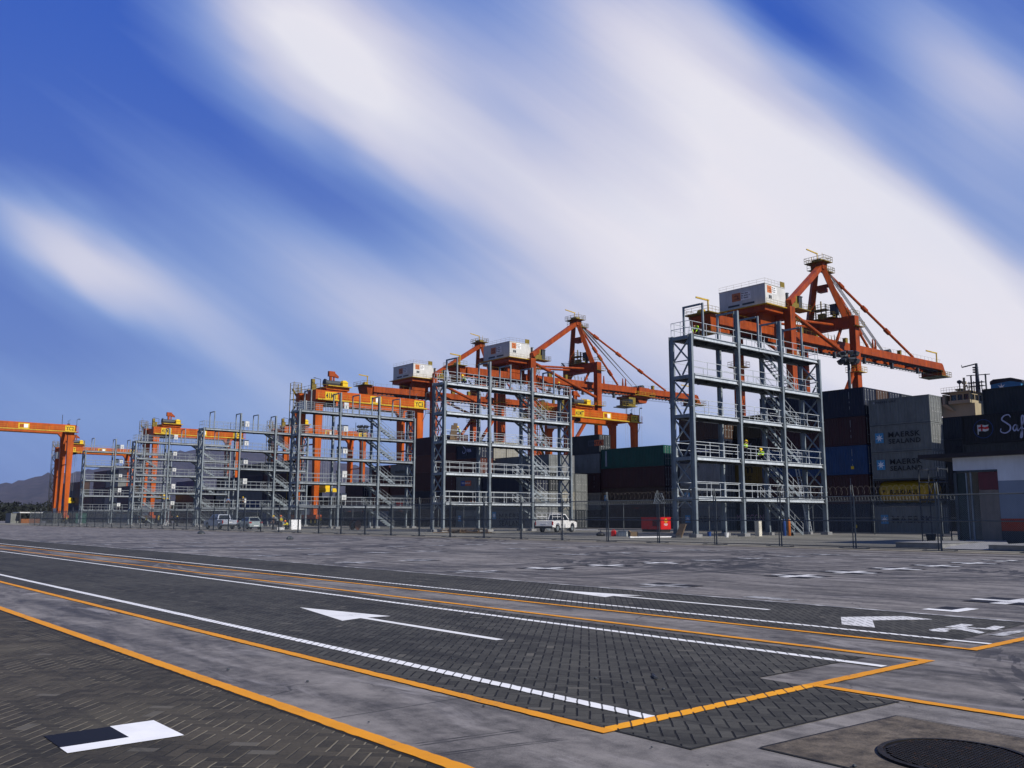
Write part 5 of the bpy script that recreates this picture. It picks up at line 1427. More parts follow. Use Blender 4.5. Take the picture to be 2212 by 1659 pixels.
# ======================================================== white gate building
def plaster(name, col): return paint(name, col, 0.8, 0, 0.12, 0.8, streak=True)
bd = thing('gate_building', 'low white building with an orange red stripe and tall open doorway, right edge', 'building', (52, 22.9, 0))
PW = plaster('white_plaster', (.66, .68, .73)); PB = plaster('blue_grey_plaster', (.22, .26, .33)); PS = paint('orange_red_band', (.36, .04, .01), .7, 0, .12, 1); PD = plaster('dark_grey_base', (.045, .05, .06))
Yd = -2.36                          # right edge of the doorway, from the corner
def wl(name, y0, y1, z0, z1, m_, par=bd, x0=0.0, x1=.2): return MB().box(x0, x1, y0, y1, z0, z1).build(name, m_, par)
wl('wall', -15, Yd, 3.5, 4.85, PW); wl('wall', Yd, 0, 4.12, 4.85, PW); wl('wall', -15, Yd, 1.47, 3.497, PB); wl('band', -15, Yd, .81, 1.467, PS, x0=-.003); wl('wall', -15, Yd, 0, .807, PD)
wl('side_wall', -.2, 0, 0, 4.85, PW, x0=.203, x1=9)
wl('back_wall', -15, 0, 0, 4.85, PW, x0=9, x1=9.2)
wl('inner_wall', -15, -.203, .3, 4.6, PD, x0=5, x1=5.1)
MB().box(.2, 9, -15, -.2, .0, .28).build('floor', M_CONC, bd)
MB().box(-.55, 10, -15.5, 1.7, 4.853, 5.08).build('roof', paint('dark_roof_edge', (.03, .025, .028), .7), bd)
df = MB().box(-.02, .12, -.16, -.003, .28, 4.117).box(-.02, .12, Yd + .003, 0, 4.02, 4.117)
dj = df.build('door_frame', M_GALVD, bd)
MB().box(.05, .1, -.62, -.17, .3, 4.0).build('door_leaf', paint('dark_green_door', (.03, .045, .045), .6), bd)
MB().box(.02, .14, -.95, -.87, .3, 4.0).box(.02, .14, -.70, -.64, .3, 4.0).build('door_post', M_GALV, bd)
d2 = MB().box(.03, .09, Yd + .02, -1.32, .3, 3.02).build('door_leaf', paint('tan_door', (.20, .17, .145), .7), bd)
d2['label'] = 'tan lower door leaf'
d3 = MB().box(.03, .09, Yd + .02, -1.32, 3.03, 4.0).build('door_leaf', paint('maroon_door', (.13, .035, .045), .7), bd)
d3['label'] = 'maroon upper door leaf'
MB().lathe((-.05, -4.4, 2.05), [(.05, -.06), (.14, -.05), (.14, .05), (.05, .06)], 10, 'X').tube((-.05, -4.4, 2.05), (-.02, -4.4, 1.5), .015, 5).box(-.09, -.02, -4.6, -4.2, 1.88, 1.95).build('wall_lamp', M_BLACK, bd)
MB().hexa([(-8.0, -5.9, 0), (-.02, Yd - .2, 0), (-.02, -.5, 0), (-8.0, -2.7, 0)], [(-8.0, -5.9, .012), (-.02, Yd - .2, .3), (-.02, -.5, .3), (-8.0, -2.7, .012)]).build('ramp', paint('pale_ramp_concrete', (.30, .30, .31), .85, 0, .2, 3, bump=.2, streak=False), bd)
MB().box(-6.1, -.9, -1.9, .5, 0, .24).box(-6.14, -.9, -1.94, .54, .24, .26).build('plinth', M_CONC, bd)
MB().box(-7.3, -.9, -11, -4.6, 0, .24).box(-7.34, -.9, -11, -4.56, .24, .26).build('plinth', M_CONC, bd)
pn = thing('planter', 'dark tapered bin standing on the slab beside the white building', 'bin', (53.5, 25.1, 0))
pn.scale = (.6, .6, .7)
MB().hexa([(-.25, -.25, 0), (.25, -.25, 0), (.25, .25, 0), (-.25, .25, 0)], [(-.35, -.35, .75), (.35, -.35, .75), (.35, .35, .75), (-.35, .35, .75)]).build('body', M_BLACK, pn)
MB().box(-.38, .38, -.38, .38, .75, .82).build('rim', M_DGREY, pn)
sc = thing('scaffold_frame', 'dark scaffold frame standing left of the white building doorway', 'scaffold', (56, 25.6, 0))
fr = MB()
for x in (0, 1.3):
    for y in (0, 1.2): fr.tube((x, y, 0), (x, y, 4.6), .04, 6)
for z in (.4, 1.5, 2.6, 3.7, 4.5):
    for a, b in (((0, 0), (1.3, 0)), ((0, 1.2), (1.3, 1.2)), ((0, 0), (0, 1.2)), ((1.3, 0), (1.3, 1.2))): fr.tube((a[0], a[1], z), (b[0], b[1], z), .03, 5)
fr.build('frame', M_DGREY, sc)
MB().box(0, 1.3, 0.03, 1.17, 2.62, 2.68).build('platform', M_PLY, sc)

# ======================================================================= ship
sp = thing('container_ship', 'cream white ship bridge, masts and pale blue star funnel above the dark containers', 'ship', (200, 80, -2.6))
Z = lambda z: z + 2.6
MB().prism([(-75, 0), (150, 0), (160, Z(10)), (-90, Z(10))], 0, 30, 'X').build('hull', M_DGREY, sp)
su = MB().box(0, 26, 2.5, 9.5, Z(10), Z(26)).build('superstructure', M_CREAM, sp)
br = MB().box(-1.0, 28, 3.0, 7.6, Z(26), Z(26.7)).box(-.6, 27.6, 3.2, 7.4, Z(28.0), Z(28.5)).box(-1.2, 28.2, 2.8, 9.0, Z(28.45), Z(28.65))
for y in (3.3, 4.6, 5.9, 7.3): br.box(-.62, -.4, y - .12, y + .12, Z(26.7), Z(28.0))
for k in range(14): br.box(-.4 + 2 * k, -.2 + 2 * k, 3.1, 3.3, Z(26.7), Z(28.0))
br.hexa([(-.6, 6.6, Z(24.6)), (3, 6.6, Z(24.6)), (3, 7.2, Z(24.6)), (-.6, 7.2, Z(24.6))], [(-1, 8.0, Z(26)), (3, 8.0, Z(26)), (3, 9.2, Z(26)), (-1, 9.2, Z(26))])
b_ = br.build('bridge', M_CREAM, sp)
MB().box(-.35, 27.2, 3.35, 7.25, Z(26.7), Z(28.0)).build('bridge_window', M_GLASS, b_)
MB().box(-.9, 2, 8.4, 8.9, Z(26), Z(28.2)).box(-.9, 4, 9.5, 14, Z(24), Z(28.0)).build('wing_screen', paint('dull_cream_paint', (.33, .29, .2), .6), sp)
rl = MB(); railing(rl, [(-1.1, 9), (-1.1, 3), (10, 3)], Z(28.65), 1.0, 10, .03); rl.build('railing', M_CREAM, b_)
MB().lathe((0, 5.4, Z(28.7)), [(.3, 0), (.9, .25), (1.0, .45), (.2, .6), (.12, .8), (.12, 1.6), (.5, 1.9), (.5, 2.3), (.1, 2.5)], 12).build('satellite_dome', M_DGREY, sp)
m1 = MB().tube((0, 4.4, Z(28.6)), (0, 4.4, Z(31.6)), .25, 8).box(-.5, .5, 4.1, 4.7, Z(30.2), Z(30.8)).box(-.4, .4, 3.9, 4.3, Z(29.6), Z(29.9)).tube((0, 3.6, Z(28.6)), (0, 3.9, Z(30.0)), .1, 6)
m1.build('radar_mast', M_CREAM, sp)
m2 = MB().beam((0, 1.6, Z(28)), (0, 1.6, Z(34.4)), .9, .7, .4, .4).beam((0, 1.6, Z(34.3)), (0, 4.6, Z(33.9)), .22).tube((0, 4.6, Z(33.8)), (0, 4.7, Z(34.4)), .08, 5)
for z in (32.9, 33.4, 32.4): m2.box(-.4, .4, 1.4, 2.3, Z(z), Z(z + .25))
m2.beam((0, 3.8, Z(31.95)), (0, -1.0, Z(31.75)), .2, .16)
for y in (2.9, -.1): m2.tube((0, y, Z(28)), (0, y, Z(31.9)), .18, 6)
for z in (29.4, 30.2): m2.box(-.6, .6, .3, 3.6, Z(z), Z(z + .12))
for y in (3.4, 2.4, .8): m2.tube((0, y, Z(28)), (0, y, Z(30.6)), .1, 5)
m2.build('signal_mast', M_DGREY, sp)
fn = MB().prism([(0.6, Z(20)), (0.6, Z(30.6)), (-3.3, Z(30.6)), (-5.5, Z(29.9)), (-5.8, Z(20))], 4, 12, 'X').build('funnel', M_SKYBLUE, sp)
MB().prism([(0.7, Z(30.0)), (0.7, Z(30.7)), (0, Z(31.1)), (-3.6, Z(31.1)), (-5.75, Z(30.4)), (-5.75, Z(29.8)), (-3.4, Z(30.4))], 3.95, 12.05, 'X').build('funnel_top', M_BLACK, fn)
flat([star_poly(0, 0, .95, .3, 7)], (4, -1.6, Z(29.2)), '-X', M_WHITE, fn, 'star', .03)
lv = MB()
for i in range(4):
    for j in range(3): lv.box(4.6 + i * 1.8, 5.9 + i * 1.8, -5.86, -5.7, Z(27.2 + j * .9), Z(27.8 + j * .9))
lv.build('louvre', M_BLACK, fn)

# ==================================================================== vehicles
def arc(cx, cz, r, a0, a1, n=8): return [(cx + r * math.cos(R(a0 + (a1 - a0) * i / n)), cz + r * math.sin(R(a0 + (a1 - a0) * i / n))) for i in range(n + 1)]
def wheel(t, x, y, r, w_=.22):
    s = 1 if y > 0 else -1
    tr = MB().lathe((x, y, r), [(r * .62, -w_ / 2), (r * .94, -w_ / 2), (r, -w_ * .3), (r, w_ * .3), (r * .94, w_ / 2), (r * .62, w_ / 2)], 20, 'Y').build('tyre', M_RUBBER, t)
    MB().lathe((x, y, r), [(r * .15, -w_ * .52), (r * .6, -w_ * .5), (r * .62, w_ * .5), (r * .15, w_ * .52)], 14, 'Y').build('rim', M_GALV, tr)
CARW = paint('white_car_paint', (.80, .80, .80), .25, 0, .06, 1, spec=.5); CARS = paint('silver_car_paint', (.46, .50, .58), .3, .3, .08, 1, spec=.5); CARG = paint('grey_green_car_paint', (.30, .36, .36), .3, .2, .08, 1, spec=.5)
TAIL = paint('tail_lamp_red', (.35, .01, .01), .3)
def pickup(loc, rz, label, paint_m, ext=0.0, rack=False):
    t = thing('pickup_truck', label, 'pickup truck', loc, rz)
    t.scale = (1.12, 1.12, 1.12)
    W2 = .86; r = .37; xr, xf = -1.5, 1.55 + ext * .4
    c0 = -.35 - ext * .7
    fe = xf + .95
    front = [(c0, .42), (xf - .5, .42)] + arc(xf, .42, .46, 180, 0) + [(fe - .1, .42), (fe, .62), (fe - .02, .88), (fe - .25, .97), (xf - .45, 1.06), (c0, 1.08)]
    body = MB().prism(front, -W2, W2)
    side = [(c0, .42), (c0, 1.08), (-2.55, 1.06), (-2.55, .5), (-2.2, .48)] + arc(xr, .42, .46, 180, 0) + [(xr + .5, .42)]
    for s in (-1, 1): body.prism(side, s * W2 - (.0 if s < 0 else .07), s * W2 + (.07 if s < 0 else 0))
    body.box(-2.5, c0, -W2 + .07, W2 - .07, .58, .64).box(c0 - .05, c0, -W2 + .07, W2 - .07, .64, 1.08)
    bo = body.build('body', paint_m, t)
    tg = MB().box(-2.6, -2.54, -W2 + .02, W2 - .02, .58, 1.05).build('tailgate', paint_m, t)
    MB().box(-2.62, -2.6, -.25, .25, .74, .84).build('number_plate', M_WHITE, tg)
    for s in (-1, 1):
        MB().box(-2.61, -2.5, s * W2 - .05, s * W2 + .05, .68, 1.0).build('tail_lamp', TAIL, t)
        MB().box(fe - .06, fe + .015, s * .62 - .17, s * .62 + .17, .7, .86).build('headlight', M_WHITE, t)
        MB().box(c0 + 1.25, c0 + 1.4, s * (W2 + .12) - .1, s * (W2 + .12) + .1, 1.12, 1.28).build('wing_mirror', M_DGREY, t)
    MB().box(-2.78, -2.6, -W2, W2, .38, .56).build('bumper', M_BLACK, t)
    MB().box(fe - .04, fe + .06, -W2 + .02, W2 - .02, .40, .60).build('bumper', M_BLACK, t)
    x0, x1 = c0 + .02, xf - .48
    cb = MB().hexa([(x0, -W2 + .03, 1.075), (x1, -W2 + .03, 1.075), (x1, W2 - .03, 1.075), (x0, W2 - .03, 1.075)], [(x0 + .1, -.66, 1.68), (x1 - .62, -.66, 1.68), (x1 - .62, .66, 1.68), (x0 + .1, .66, 1.68)])
    ca = cb.build('cabin', paint_m, t)
    def win(pts, nm):
        MB().add(pts, [tuple(range(len(pts)))]).build(nm, M_GLASS, ca)
    e = .012
    f = lambda z: (z - 1.075) / (1.68 - 1.075)
    yy = lambda z: W2 - .03 - (W2 - .03 - .66) * f(z)
    splits = [(x0 + .18, x1 - .7)] if ext == 0 else [(x0 + .16, x0 + .78), (x0 + .92, x1 - .7)]
    for s in (-1, 1):
        for i, (a, b) in enumerate(splits):
            last = i == len(splits) - 1
            win([(a, s * (yy(1.12) + e), 1.12), (b + (.42 if last else 0), s * (yy(1.12) + e), 1.12), (b, s * (yy(1.6) + e), 1.6), (a + .04, s * (yy(1.6) + e), 1.6)], 'side_window')
    win([(x1 - .04 + e, -.72, 1.12), (x1 - .04 + e, .72, 1.12), (x1 - .58 + e, .58, 1.63), (x1 - .58 + e, -.58, 1.63)], 'windscreen')
    win([(x0 + .01 - e, -.68, 1.12), (x0 + .01 - e, .68, 1.12), (x0 + .085 - e, .56, 1.6), (x0 + .085 - e, -.56, 1.6)], 'rear_window')
    for x in (xr, xf):
        for s in (-1, 1): wheel(t, x, s * (W2 - .12), r)
    if rack:
        rk = MB()
        for x in (-2.45, -1.45, -.5):
            for s in (-1, 1): rk.tube((x, s * .8, 1.06), (x, s * .8, 1.75), .02, 6)
            rk.tube((x, -.8, 1.75), (x, .8, 1.75), .025, 6)
        for s in (-1, 1):
            for z in (1.42, 1.75): rk.tube((-2.45, s * .8, z), (-.5, s * .8, z), .025, 6)
        rk.build('load_rack', M_WHITE, t)
    return t
pickup((65.3, 69.8, 0), R(20), 'white single cab pickup with a load rack beside the second rack', CARW, 0, True)
pickup((47.6, 114.3, 0), R(90), 'silver extended cab pickup parked in front of the fourth rack', CARS, .9)
def hatchback(loc, rz, label):
    t = thing('hatchback_car', label, 'car', loc, rz)
    W2 = .86; r = .33; xr, xf = -1.25, 1.35
    pr = [(-2.0, .4)] + [(-1.7, .36)] + arc(xr, .36, .40, 180, 0) + [(-.8, .32), (.9, .32)] + arc(xf, .36, .40, 180, 0) + [(1.9, .36), (2.05, .5), (2.0, .78), (1.75, .9), (.95, 1.0), (-1.75, 1.04), (-2.02, .95), (-2.06, .6)]
    MB().prism(pr, -W2, W2).build('body', CARG, t)
    c = MB().hexa([(-1.78, -.82, 1.03), (1.0, -.82, .99), (1.0, .82, .99), (-1.78, .82, 1.03)], [(-1.35, -.6, 1.52), (.2, -.6, 1.54), (.2, .6, 1.54), (-1.35, .6, 1.52)]).build('cabin', CARG, t)
    MB().box(-1.4, .2, -.58, .58, 1.535, 1.56).build('roof', CARW, t)
    def win(pts, nm): MB().add(pts, [tuple(range(len(pts)))]).build(nm, M_GLASS, c)
    for s in (-1, 1):
        for a, b, a2, b2 in ((-1.5, -.55, -1.2, -.5), (-.45, .7, -.42, .12)): win([(a, s * .812, 1.07), (b, s * .812, 1.07), (b2, s * .64, 1.48), (a2, s * .64, 1.48)], 'side_window')
    win([(-1.77, -.66, 1.07), (-1.77, .66, 1.07), (-1.41, .52, 1.48), (-1.41, -.52, 1.48)], 'rear_window')
    win([(.98, -.68, 1.04), (.98, .68, 1.04), (.26, .54, 1.5), (.26, -.54, 1.5)], 'windscreen')
    for s in (-1, 1):
        MB().box(-2.05, -1.9, s * .70 - .15, s * .70 + .15, .78, .98).build('tail_lamp', TAIL, t)
        MB().box(1.9, 2.04, s * .6 - .2, s * .6 + .2, .6, .76).build('headlight', M_WHITE, t)
        MB().box(.65, .8, s * .95 - .1, s * .95 + .1, 1.0, 1.12).build('wing_mirror', CARG, t)
    MB().box(-2.12, -1.98, -.82, .82, .36, .56).build('bumper', CARG, t)
    MB().box(-2.135, -2.12, -.3, .3, .42, .54).build('number_plate', M_WHITE, t)
    for x in (xr, xf):
        for s in (-1, 1): wheel(t, x, s * (W2 - .11), r, .2)
hatchback((49.2, 109.2, 0), R(88), 'grey hatchback with a white roof parked right of the silver pickup')
# ===================================================================== people
POSE = {
 'stand': dict(pel=(0, 0, .95), che=(0.0, 0, 1.28), nek=(.0, 0, 1.47), hed=(.03, 0, 1.62), hip=(0, .09, .92), kne=(.03, .1, .5), ank=(0, .11, .09), toe=(.17, .13, .04), sho=(0, .19, 1.40), elb=(.02, .26, 1.13), wri=(.16, .22, .92)),
 'work': dict(pel=(-.04, 0, .95), che=(.08, 0, 1.27), nek=(.13, 0, 1.45), hed=(.2, 0, 1.57), hip=(-.04, .1, .92), kne=(.03, .13, .5), ank=(-.05, .16, .09), toe=(.12, .19, .04), sho=(.08, .19, 1.38), elb=(.17, .25, 1.12), wri=(.42, .12, 1.12)),
 'crouch': dict(pel=(-.18, 0, .42), che=(.06, 0, .72), nek=(.16, 0, .90), hed=(.25, 0, 1.01), hip=(-.16, .1, .42), kne=(.26, .16, .5), ank=(.0, .14, .1), toe=(.17, .16, .04), sho=(.09, .19, .84), elb=(.28, .24, .62), wri=(.48, .1, .56)),
 'bend': dict(pel=(-.1, 0, .86), che=(.22, 0, 1.0), nek=(.40, 0, 1.0), hed=(.53, 0, .94), hip=(-.1, .1, .84), kne=(.04, .12, .46), ank=(0, .12, .09), toe=(.17, .14, .04), sho=(.33, .19, .96), elb=(.38, .22, .68), wri=(.5, .1, .46))}
def skin_mesh(pts, edges, rad, root=0, level=1):
    me = bpy.data.meshes.new('figure'); me.from_pydata(pts, edges, [])
    o = bpy.data.objects.new('figure', me); COL.objects.link(o)
    o.modifiers.new('Skin', 'SKIN').use_smooth_shade = True
    for i, r in enumerate(rad): me.skin_vertices[0].data[i].radius = (r, r) if not isinstance(r, tuple) else r
    for i in range(len(pts)): me.skin_vertices[0].data[i].use_root = (i == root)
    s = o.modifiers.new('Sub', 'SUBSURF'); s.levels = level; s.render_levels = level
    bpy.context.view_layer.update()
    out = bpy.data.meshes.new_from_object(o.evaluated_get(bpy.context.evaluated_depsgraph_get()))
    bpy.data.objects.remove(o); bpy.data.meshes.remove(me)
    for p in out.polygons: p.use_smooth = True
    return out
_pm = {}
def figure_meshes(pose):
    if pose in _pm: return _pm[pose]
    J = POSE[pose]; V = Vector
    fl = lambda p, s: (p[0], p[1] * s, p[2])
    hed, nek = V(J['hed']), V(J['nek'])
    pts = [J['pel'], J['che'], J['nek'], tuple(hed), tuple(hed + V((.095, 0, -.01)))]
    rad = [.125, (.15, .12), .055, (.085, .10), .022]
    ed = [(0, 1), (1, 2), (2, 3), (3, 4)]
    for s in (1, -1):
        b = len(pts)
        pts += [fl(J['hip'], s), fl(J['kne'], s), fl(J['ank'], s), fl(J['toe'], s), fl(J['sho'], s), fl(J['elb'], s), fl(J['wri'], s)]
        rad += [.09, .058, .042, .035, .058, .043, .03]
        ed += [(0, b), (b, b + 1), (b + 1, b + 2), (b + 2, b + 3), (1, b + 4), (b + 4, b + 5), (b + 5, b + 6)]
        w_, e_ = V(fl(J['wri'], s)), V(fl(J['elb'], s)); d = (w_ - e_).normalized(); sd = V((0, 1, 0)) - d * d.y; sd.normalize()
        pts.append(tuple(w_ + d * .07)); rad.append((.035, .018)); ed.append((b + 6, b + 7))
        for k in range(4):
            q = len(pts); f0 = w_ + d * .085 + sd * (.024 - .016 * k); f1 = f0 + d * (.035 + (.012 if k in (1, 2) else 0)) + V((0, 0, -.01)); f2 = f1 + d * .025 + V((0, 0, -.018))
            pts += [tuple(f1), tuple(f2)]; rad += [.009, .007]; ed += [(b + 7, q), (q, q + 1)]
        q = len(pts); pts += [tuple(w_ + d * .055 + sd * .045 * s)]; rad += [.010]; ed += [(b + 6, q)]
    body = skin_mesh(pts, ed, rad)
    tp, tr, te = [J['pel']], [.14], []
    for s in (1, -1):
        b = len(tp); ank = V(fl(J['ank'], s)); kn = V(fl(J['kne'], s))
        tp += [fl(J['hip'], s), tuple(kn), tuple(ank.lerp(kn, .1))]; tr += [.105, .078, .068]; te += [(0, b), (b, b + 1), (b + 1, b + 2)]
    trousers = skin_mesh(tp, te, tr)
    pel, che = V(J['pel']), V(J['che'])
    vp = [tuple(pel.lerp(che, .15)), J['che'], tuple(che.lerp(nek, .62))]; vr = [(.165, .15), (.18, .145), (.11, .10)]; ve = [(0, 1), (1, 2)]
    vest = skin_mesh(vp + [fl(J['sho'], 1), fl(J['sho'], -1)], ve + [(1, 3), (1, 4)], vr + [.082, .082])
    sp_, sr, se = [], [], []
    for s in (1, -1):
        b = len(sp_); sp_ += [fl(J['sho'], s), fl(J['elb'], s), tuple(V(fl(J['wri'], s)).lerp(V(fl(J['elb'], s)), .12))]; sr += [.075, .058, .044]; se += [(b, b + 1), (b + 1, b + 2)]
    bt = [MB().hexa([tuple(V(fl(J['ank'], s)) + V(o)) for o in ((-.07, -.05, -.09), (.2, -.055, -.09), (.2, .055, -.09), (-.07, .05, -.09))], [tuple(V(fl(J['ank'], s)) + V(o)) for o in ((-.06, -.048, .1), (.04, -.045, .1), (.04, .045, .1), (-.06, .048, .1))]).mesh('boot') for s in (1, -1)]
    slv = [skin_mesh(sp_[k:k + 3], [(0, 1), (1, 2)], sr[k:k + 3]) for k in (0, 3)]
    up = (hed - nek).normalized(); c = hed + up * .035
    h = MB().lathe((0, 0, 0), [(.165, -.012), (.165, 0), (.128, .012), (.122, .05), (.095, .1), (.05, .125), (.002, .13)], 18).box(.1, .2, -.08, .08, -.012, .002)
    q = Vector((0, 0, 1)).rotation_difference(up).to_matrix()
    h.v = [tuple(q @ V(p) + c) for p in h.v]
    helmet = h.mesh('helmet', True)
    fc = MB()
    for s in (1, -1):
        e = hed + V((.082, s * .032, .015)); fc.lathe(tuple(e), [(.003, -.01), (.011, -.005), (.011, .005), (.003, .01)], 8, 'Z')
    mth = hed + V((.082, 0, -.05)); fc.box(mth.x - .01, mth.x + .006, -.025, .025, mth.z - .004, mth.z + .004)
    face = fc.mesh('face_detail')
    _pm[pose] = (body, trousers, vest, slv, bt, helmet, face)
    return _pm[pose]
SKIN = paint('skin', (.30, .16, .10), .6, 0, .1, 4); HY = paint('helmet_yellow', (.85, .55, .01), .4, 0, .05, 2); HO = paint('helmet_orange', (.9, .18, .02), .4, 0, .05, 2)
LIME = paint('lime_vest', (.50, .85, .03), .6, 0, .1, 3); VY = paint('yellow_jacket', (.75, .62, .01), .7, 0, .15, 3); NAVYC = paint('navy_cloth', (.015, .018, .03), .8, 0, .2, 3); BLUEC = paint('blue_shirt', (.09, .14, .28), .8, 0, .15, 3); DARKC = paint('dark_cloth', (.02, .02, .022), .8, 0, .2, 3)
def person(pose, loc, rz, helm, vest, sleeve, label, trs=None):
    t = thing('person', label, 'person', loc, R(rz), 'workers in the yard')
    b, tr, v, sl, bt, h, fc = figure_meshes(pose)
    obj('body', b, SKIN, t); obj('trousers', tr, trs or NAVYC, t); obj('vest', v, vest, t)
    for m_ in sl: obj('sleeve', m_, sleeve, t)
    for m_ in bt: obj('boot', m_, DARKC, t)
    if helm: obj('helmet', h, helm, t)
    obj('face', fc, DARKC, t)
    return t
D2 = LV[1]
person('work', (63.7, 45.0, D2), 10, HY, LIME, NAVYC, 'worker in lime vest standing on the second deck of the nearest rack')
person('crouch', (66.3, 45.2, D2), 200, HY, LIME, LIME, 'worker in lime jacket crouching on the second deck of the nearest rack')
person('bend', (57.9, 45.1, LV[4]), 190, None, LIME, LIME, 'worker in lime bending over on the top deck of the nearest rack')
person('crouch', (59.3, 78.1, LV[4]), 190, HY, LIME, NAVYC, 'worker crouching at the left end of the second rack top deck')
person('stand', (73.6, 78.1, LV[4]), 160, HY, NAVYC, NAVYC, 'worker in dark clothes standing at the right end of the second rack top deck')
person('work', (56.4, 78.0, LV[3]), -20, HY, NAVYC, NAVYC, 'worker standing behind the end bracing of the second rack')
person('work', (58.7, 78.0, LV[2]), 150, HY, LIME, DARKC, 'worker in lime vest lifting brown boards on the second rack')
person('stand', (50.9, 106, 0), 200, HY, DARKC, DARKC, 'worker in dark clothes and yellow helmet left of the one in yellow jacket')
person('stand', (51.9, 106, 0), 100, HO, VY, VY, 'worker in yellow jacket and orange helmet standing beside the white box')
person('crouch', (52.9, 106.3, 0), 180, HO, VY, VY, 'worker in yellow jacket crouching left of the leaning white board')
person('stand', (55.1, 165, 0), 150, HY, VY, VY, 'worker in yellow jacket, leftmost of four near the small step stool')
person('stand', (57.2, 165, 0), 30, HY, VY, DARKC, 'worker in yellow vest just left of the small step stool')
person('work', (59.4, 165, 0), 30, HO, DARKC, DARKC, 'worker in dark clothes and orange helmet just right of the small step stool')
person('stand', (60.6, 165, 0), 200, HY, DARKC, DARKC, 'worker in dark clothes and yellow helmet, rightmost near the small step stool')
person('stand', (61.0, 143.9, LV[0]), 250, None, BLUEC, BLUEC, 'bareheaded worker in a blue shirt on the lowest deck of the fourth rack')
person('stand', (63.6, 144.0, LV[0]), 90, HY, DARKC, DARKC, 'worker on the lowest deck of the fourth rack, right of the blue shirt', DARKC)
person('stand', (61.2, 113, 0), 80, None, VY, DARKC, 'worker in a yellow vest standing under the left part of the third rack')
person('stand', (58.5, 230, 0), 120, None, VY, VY, 'distant worker in yellow below the far left crane legs')

# ================================================================ loose things
bdz = LV[2]
for i, (x, hgt, tilt, nm) in enumerate(((57.5, 1.75, .25, 'brown board leaning on the second rack, left of the taller one'), (58.0, 2.0, .12, 'taller brown board held by the worker on the second rack'))):
    b_ = thing('brown_board', nm, 'board', (x, 77.9 + .1 * i, bdz), 0)
    MB().hexa([(-.25, -.03, 0), (.25, -.03, 0), (.25, .03, 0), (-.25, .03, 0)], [(-.25 + tilt, -.03, hgt), (.25 + tilt, -.03, hgt), (.25 + tilt, .03, hgt), (-.25 + tilt, .03, hgt)]).build('panel', M_PLY, b_)
    MB().box(-.22, .22, -.06, -.03, .3, .36).build('batten', M_WOOD, b_)
rr = random.Random(2)
lp = thing('timber_pile', 'heap of loose timber boards lying in front of the second rack', 'timber', (53.6, 70.3, 0), R(112))
for i in range(26):
    L = rr.uniform(1.6, 4.2); x, y = rr.uniform(-1.9, 1.9), rr.uniform(-.7, .7); z = .05 + .65 * max(0, 1 - (abs(x) / 3.2) - abs(y) * .35) * rr.random()
    a = rr.gauss(0, .22); p = Vector((x - math.cos(a) * L / 2, y - math.sin(a) * L / 2, max(.04, z + rr.uniform(-.12, .12)))); q = Vector((x + math.cos(a) * L / 2, y + math.sin(a) * L / 2, max(.04, z + rr.uniform(-.12, .12))))
    MB().beam(p, q, rr.uniform(.1, .28), .05).build('plank', rr.choice([M_WOOD, M_WOOD, M_PLY]), lp)
def drum(x, y, r, h, mat_, label, name='steel_drum', cat='drum'):
    t = thing(name, label, cat, (x, y, 0))
    MB().lathe((0, 0, 0), [(r * .96, 0), (r, .03), (r, h * .33), (r * 1.04, h * .35), (r, h * .37), (r, h * .64), (r * 1.04, h * .66), (r, h * .68), (r, h - .03), (r * .96, h)], 18).build('body', mat_, t, True)
    MB().lathe((0, 0, h), [(r * .9, -.01), (r * .9, .012), (.05, .015)], 18).build('lid', mat_, t)
    return t
def bucket(x, y, mat_, label):
    t = thing('bucket', label, 'bucket', (x, y, 0))
    MB().lathe((0, 0, 0), [(.13, 0), (.17, .34), (.185, .345), (.185, .37), (.155, .37), (.125, .04), (.002, .04)], 16).build('body', mat_, t)
    MB().path([(.18 * math.cos(a * math.pi / 8), -.03, .36 + .16 * math.sin(a * math.pi / 8)) for a in range(9)], .007, 5).build('handle', M_DGREY, t)
bucket(58.6, 43.4, M_WHITE, 'white bucket on the gravel under the nearest rack'); bucket(60.6, 46.6, M_BLUE, 'blue bucket on the gravel behind the nearest rack')
def cylinder(x, y, m_, label):
    t = thing('gas_cylinder', label, 'gas cylinder', (x, y, 0), 0, 'gas cylinders')
    MB().lathe((0, 0, 0), [(.1, 0), (.125, .03), (.125, 1.15), (.11, 1.27), (.06, 1.36), (.035, 1.39)], 16).build('body', m_, t, True)
    MB().tube((0, 0, 1.39), (0, 0, 1.5), .02, 6).box(-.06, .06, -.02, .02, 1.46, 1.5).build('valve', M_YELLOW, t)
    MB().lathe((0, 0, 1.38), [(.05, 0), (.07, .03), (.07, .16), (.05, .18)], 10).build('valve_cap', M_DGREY, t)
cylinder(66.65, 43.5, M_BLUE, 'blue gas cylinder at the foot of the nearest rack stairs'); cylinder(66.95, 43.25, M_CYLO, 'rusty orange gas cylinder at the foot of the nearest rack stairs')
tk = thing('hand_truck', 'dark hand truck standing right of the orange gas cylinder', 'hand truck', (67.25, 43.3, 0))
MB().tube((-.15, 0, .2), (-.1, .1, 1.2), .02, 6).tube((.15, 0, .2), (.1, .1, 1.2), .02, 6).tube((-.1, .1, 1.2), (.1, .1, 1.2), .02, 6).tube((-.13, .03, .6), (.13, .03, .6), .02, 6).box(-.18, .18, -.2, 0, .02, .05).build('frame', M_BLACK, tk)
for s in (-.2, .2): MB().lathe((s, 0, .14), [(.05, -.03), (.14, -.03), (.14, .03), (.05, .03)], 14, 'X').build('wheel', M_RUBBER, tk)
wb = thing('white_cabinet', 'tall narrow white cabinet standing under the nearest rack', 'cabinet', (64.1, 44.3, 0))
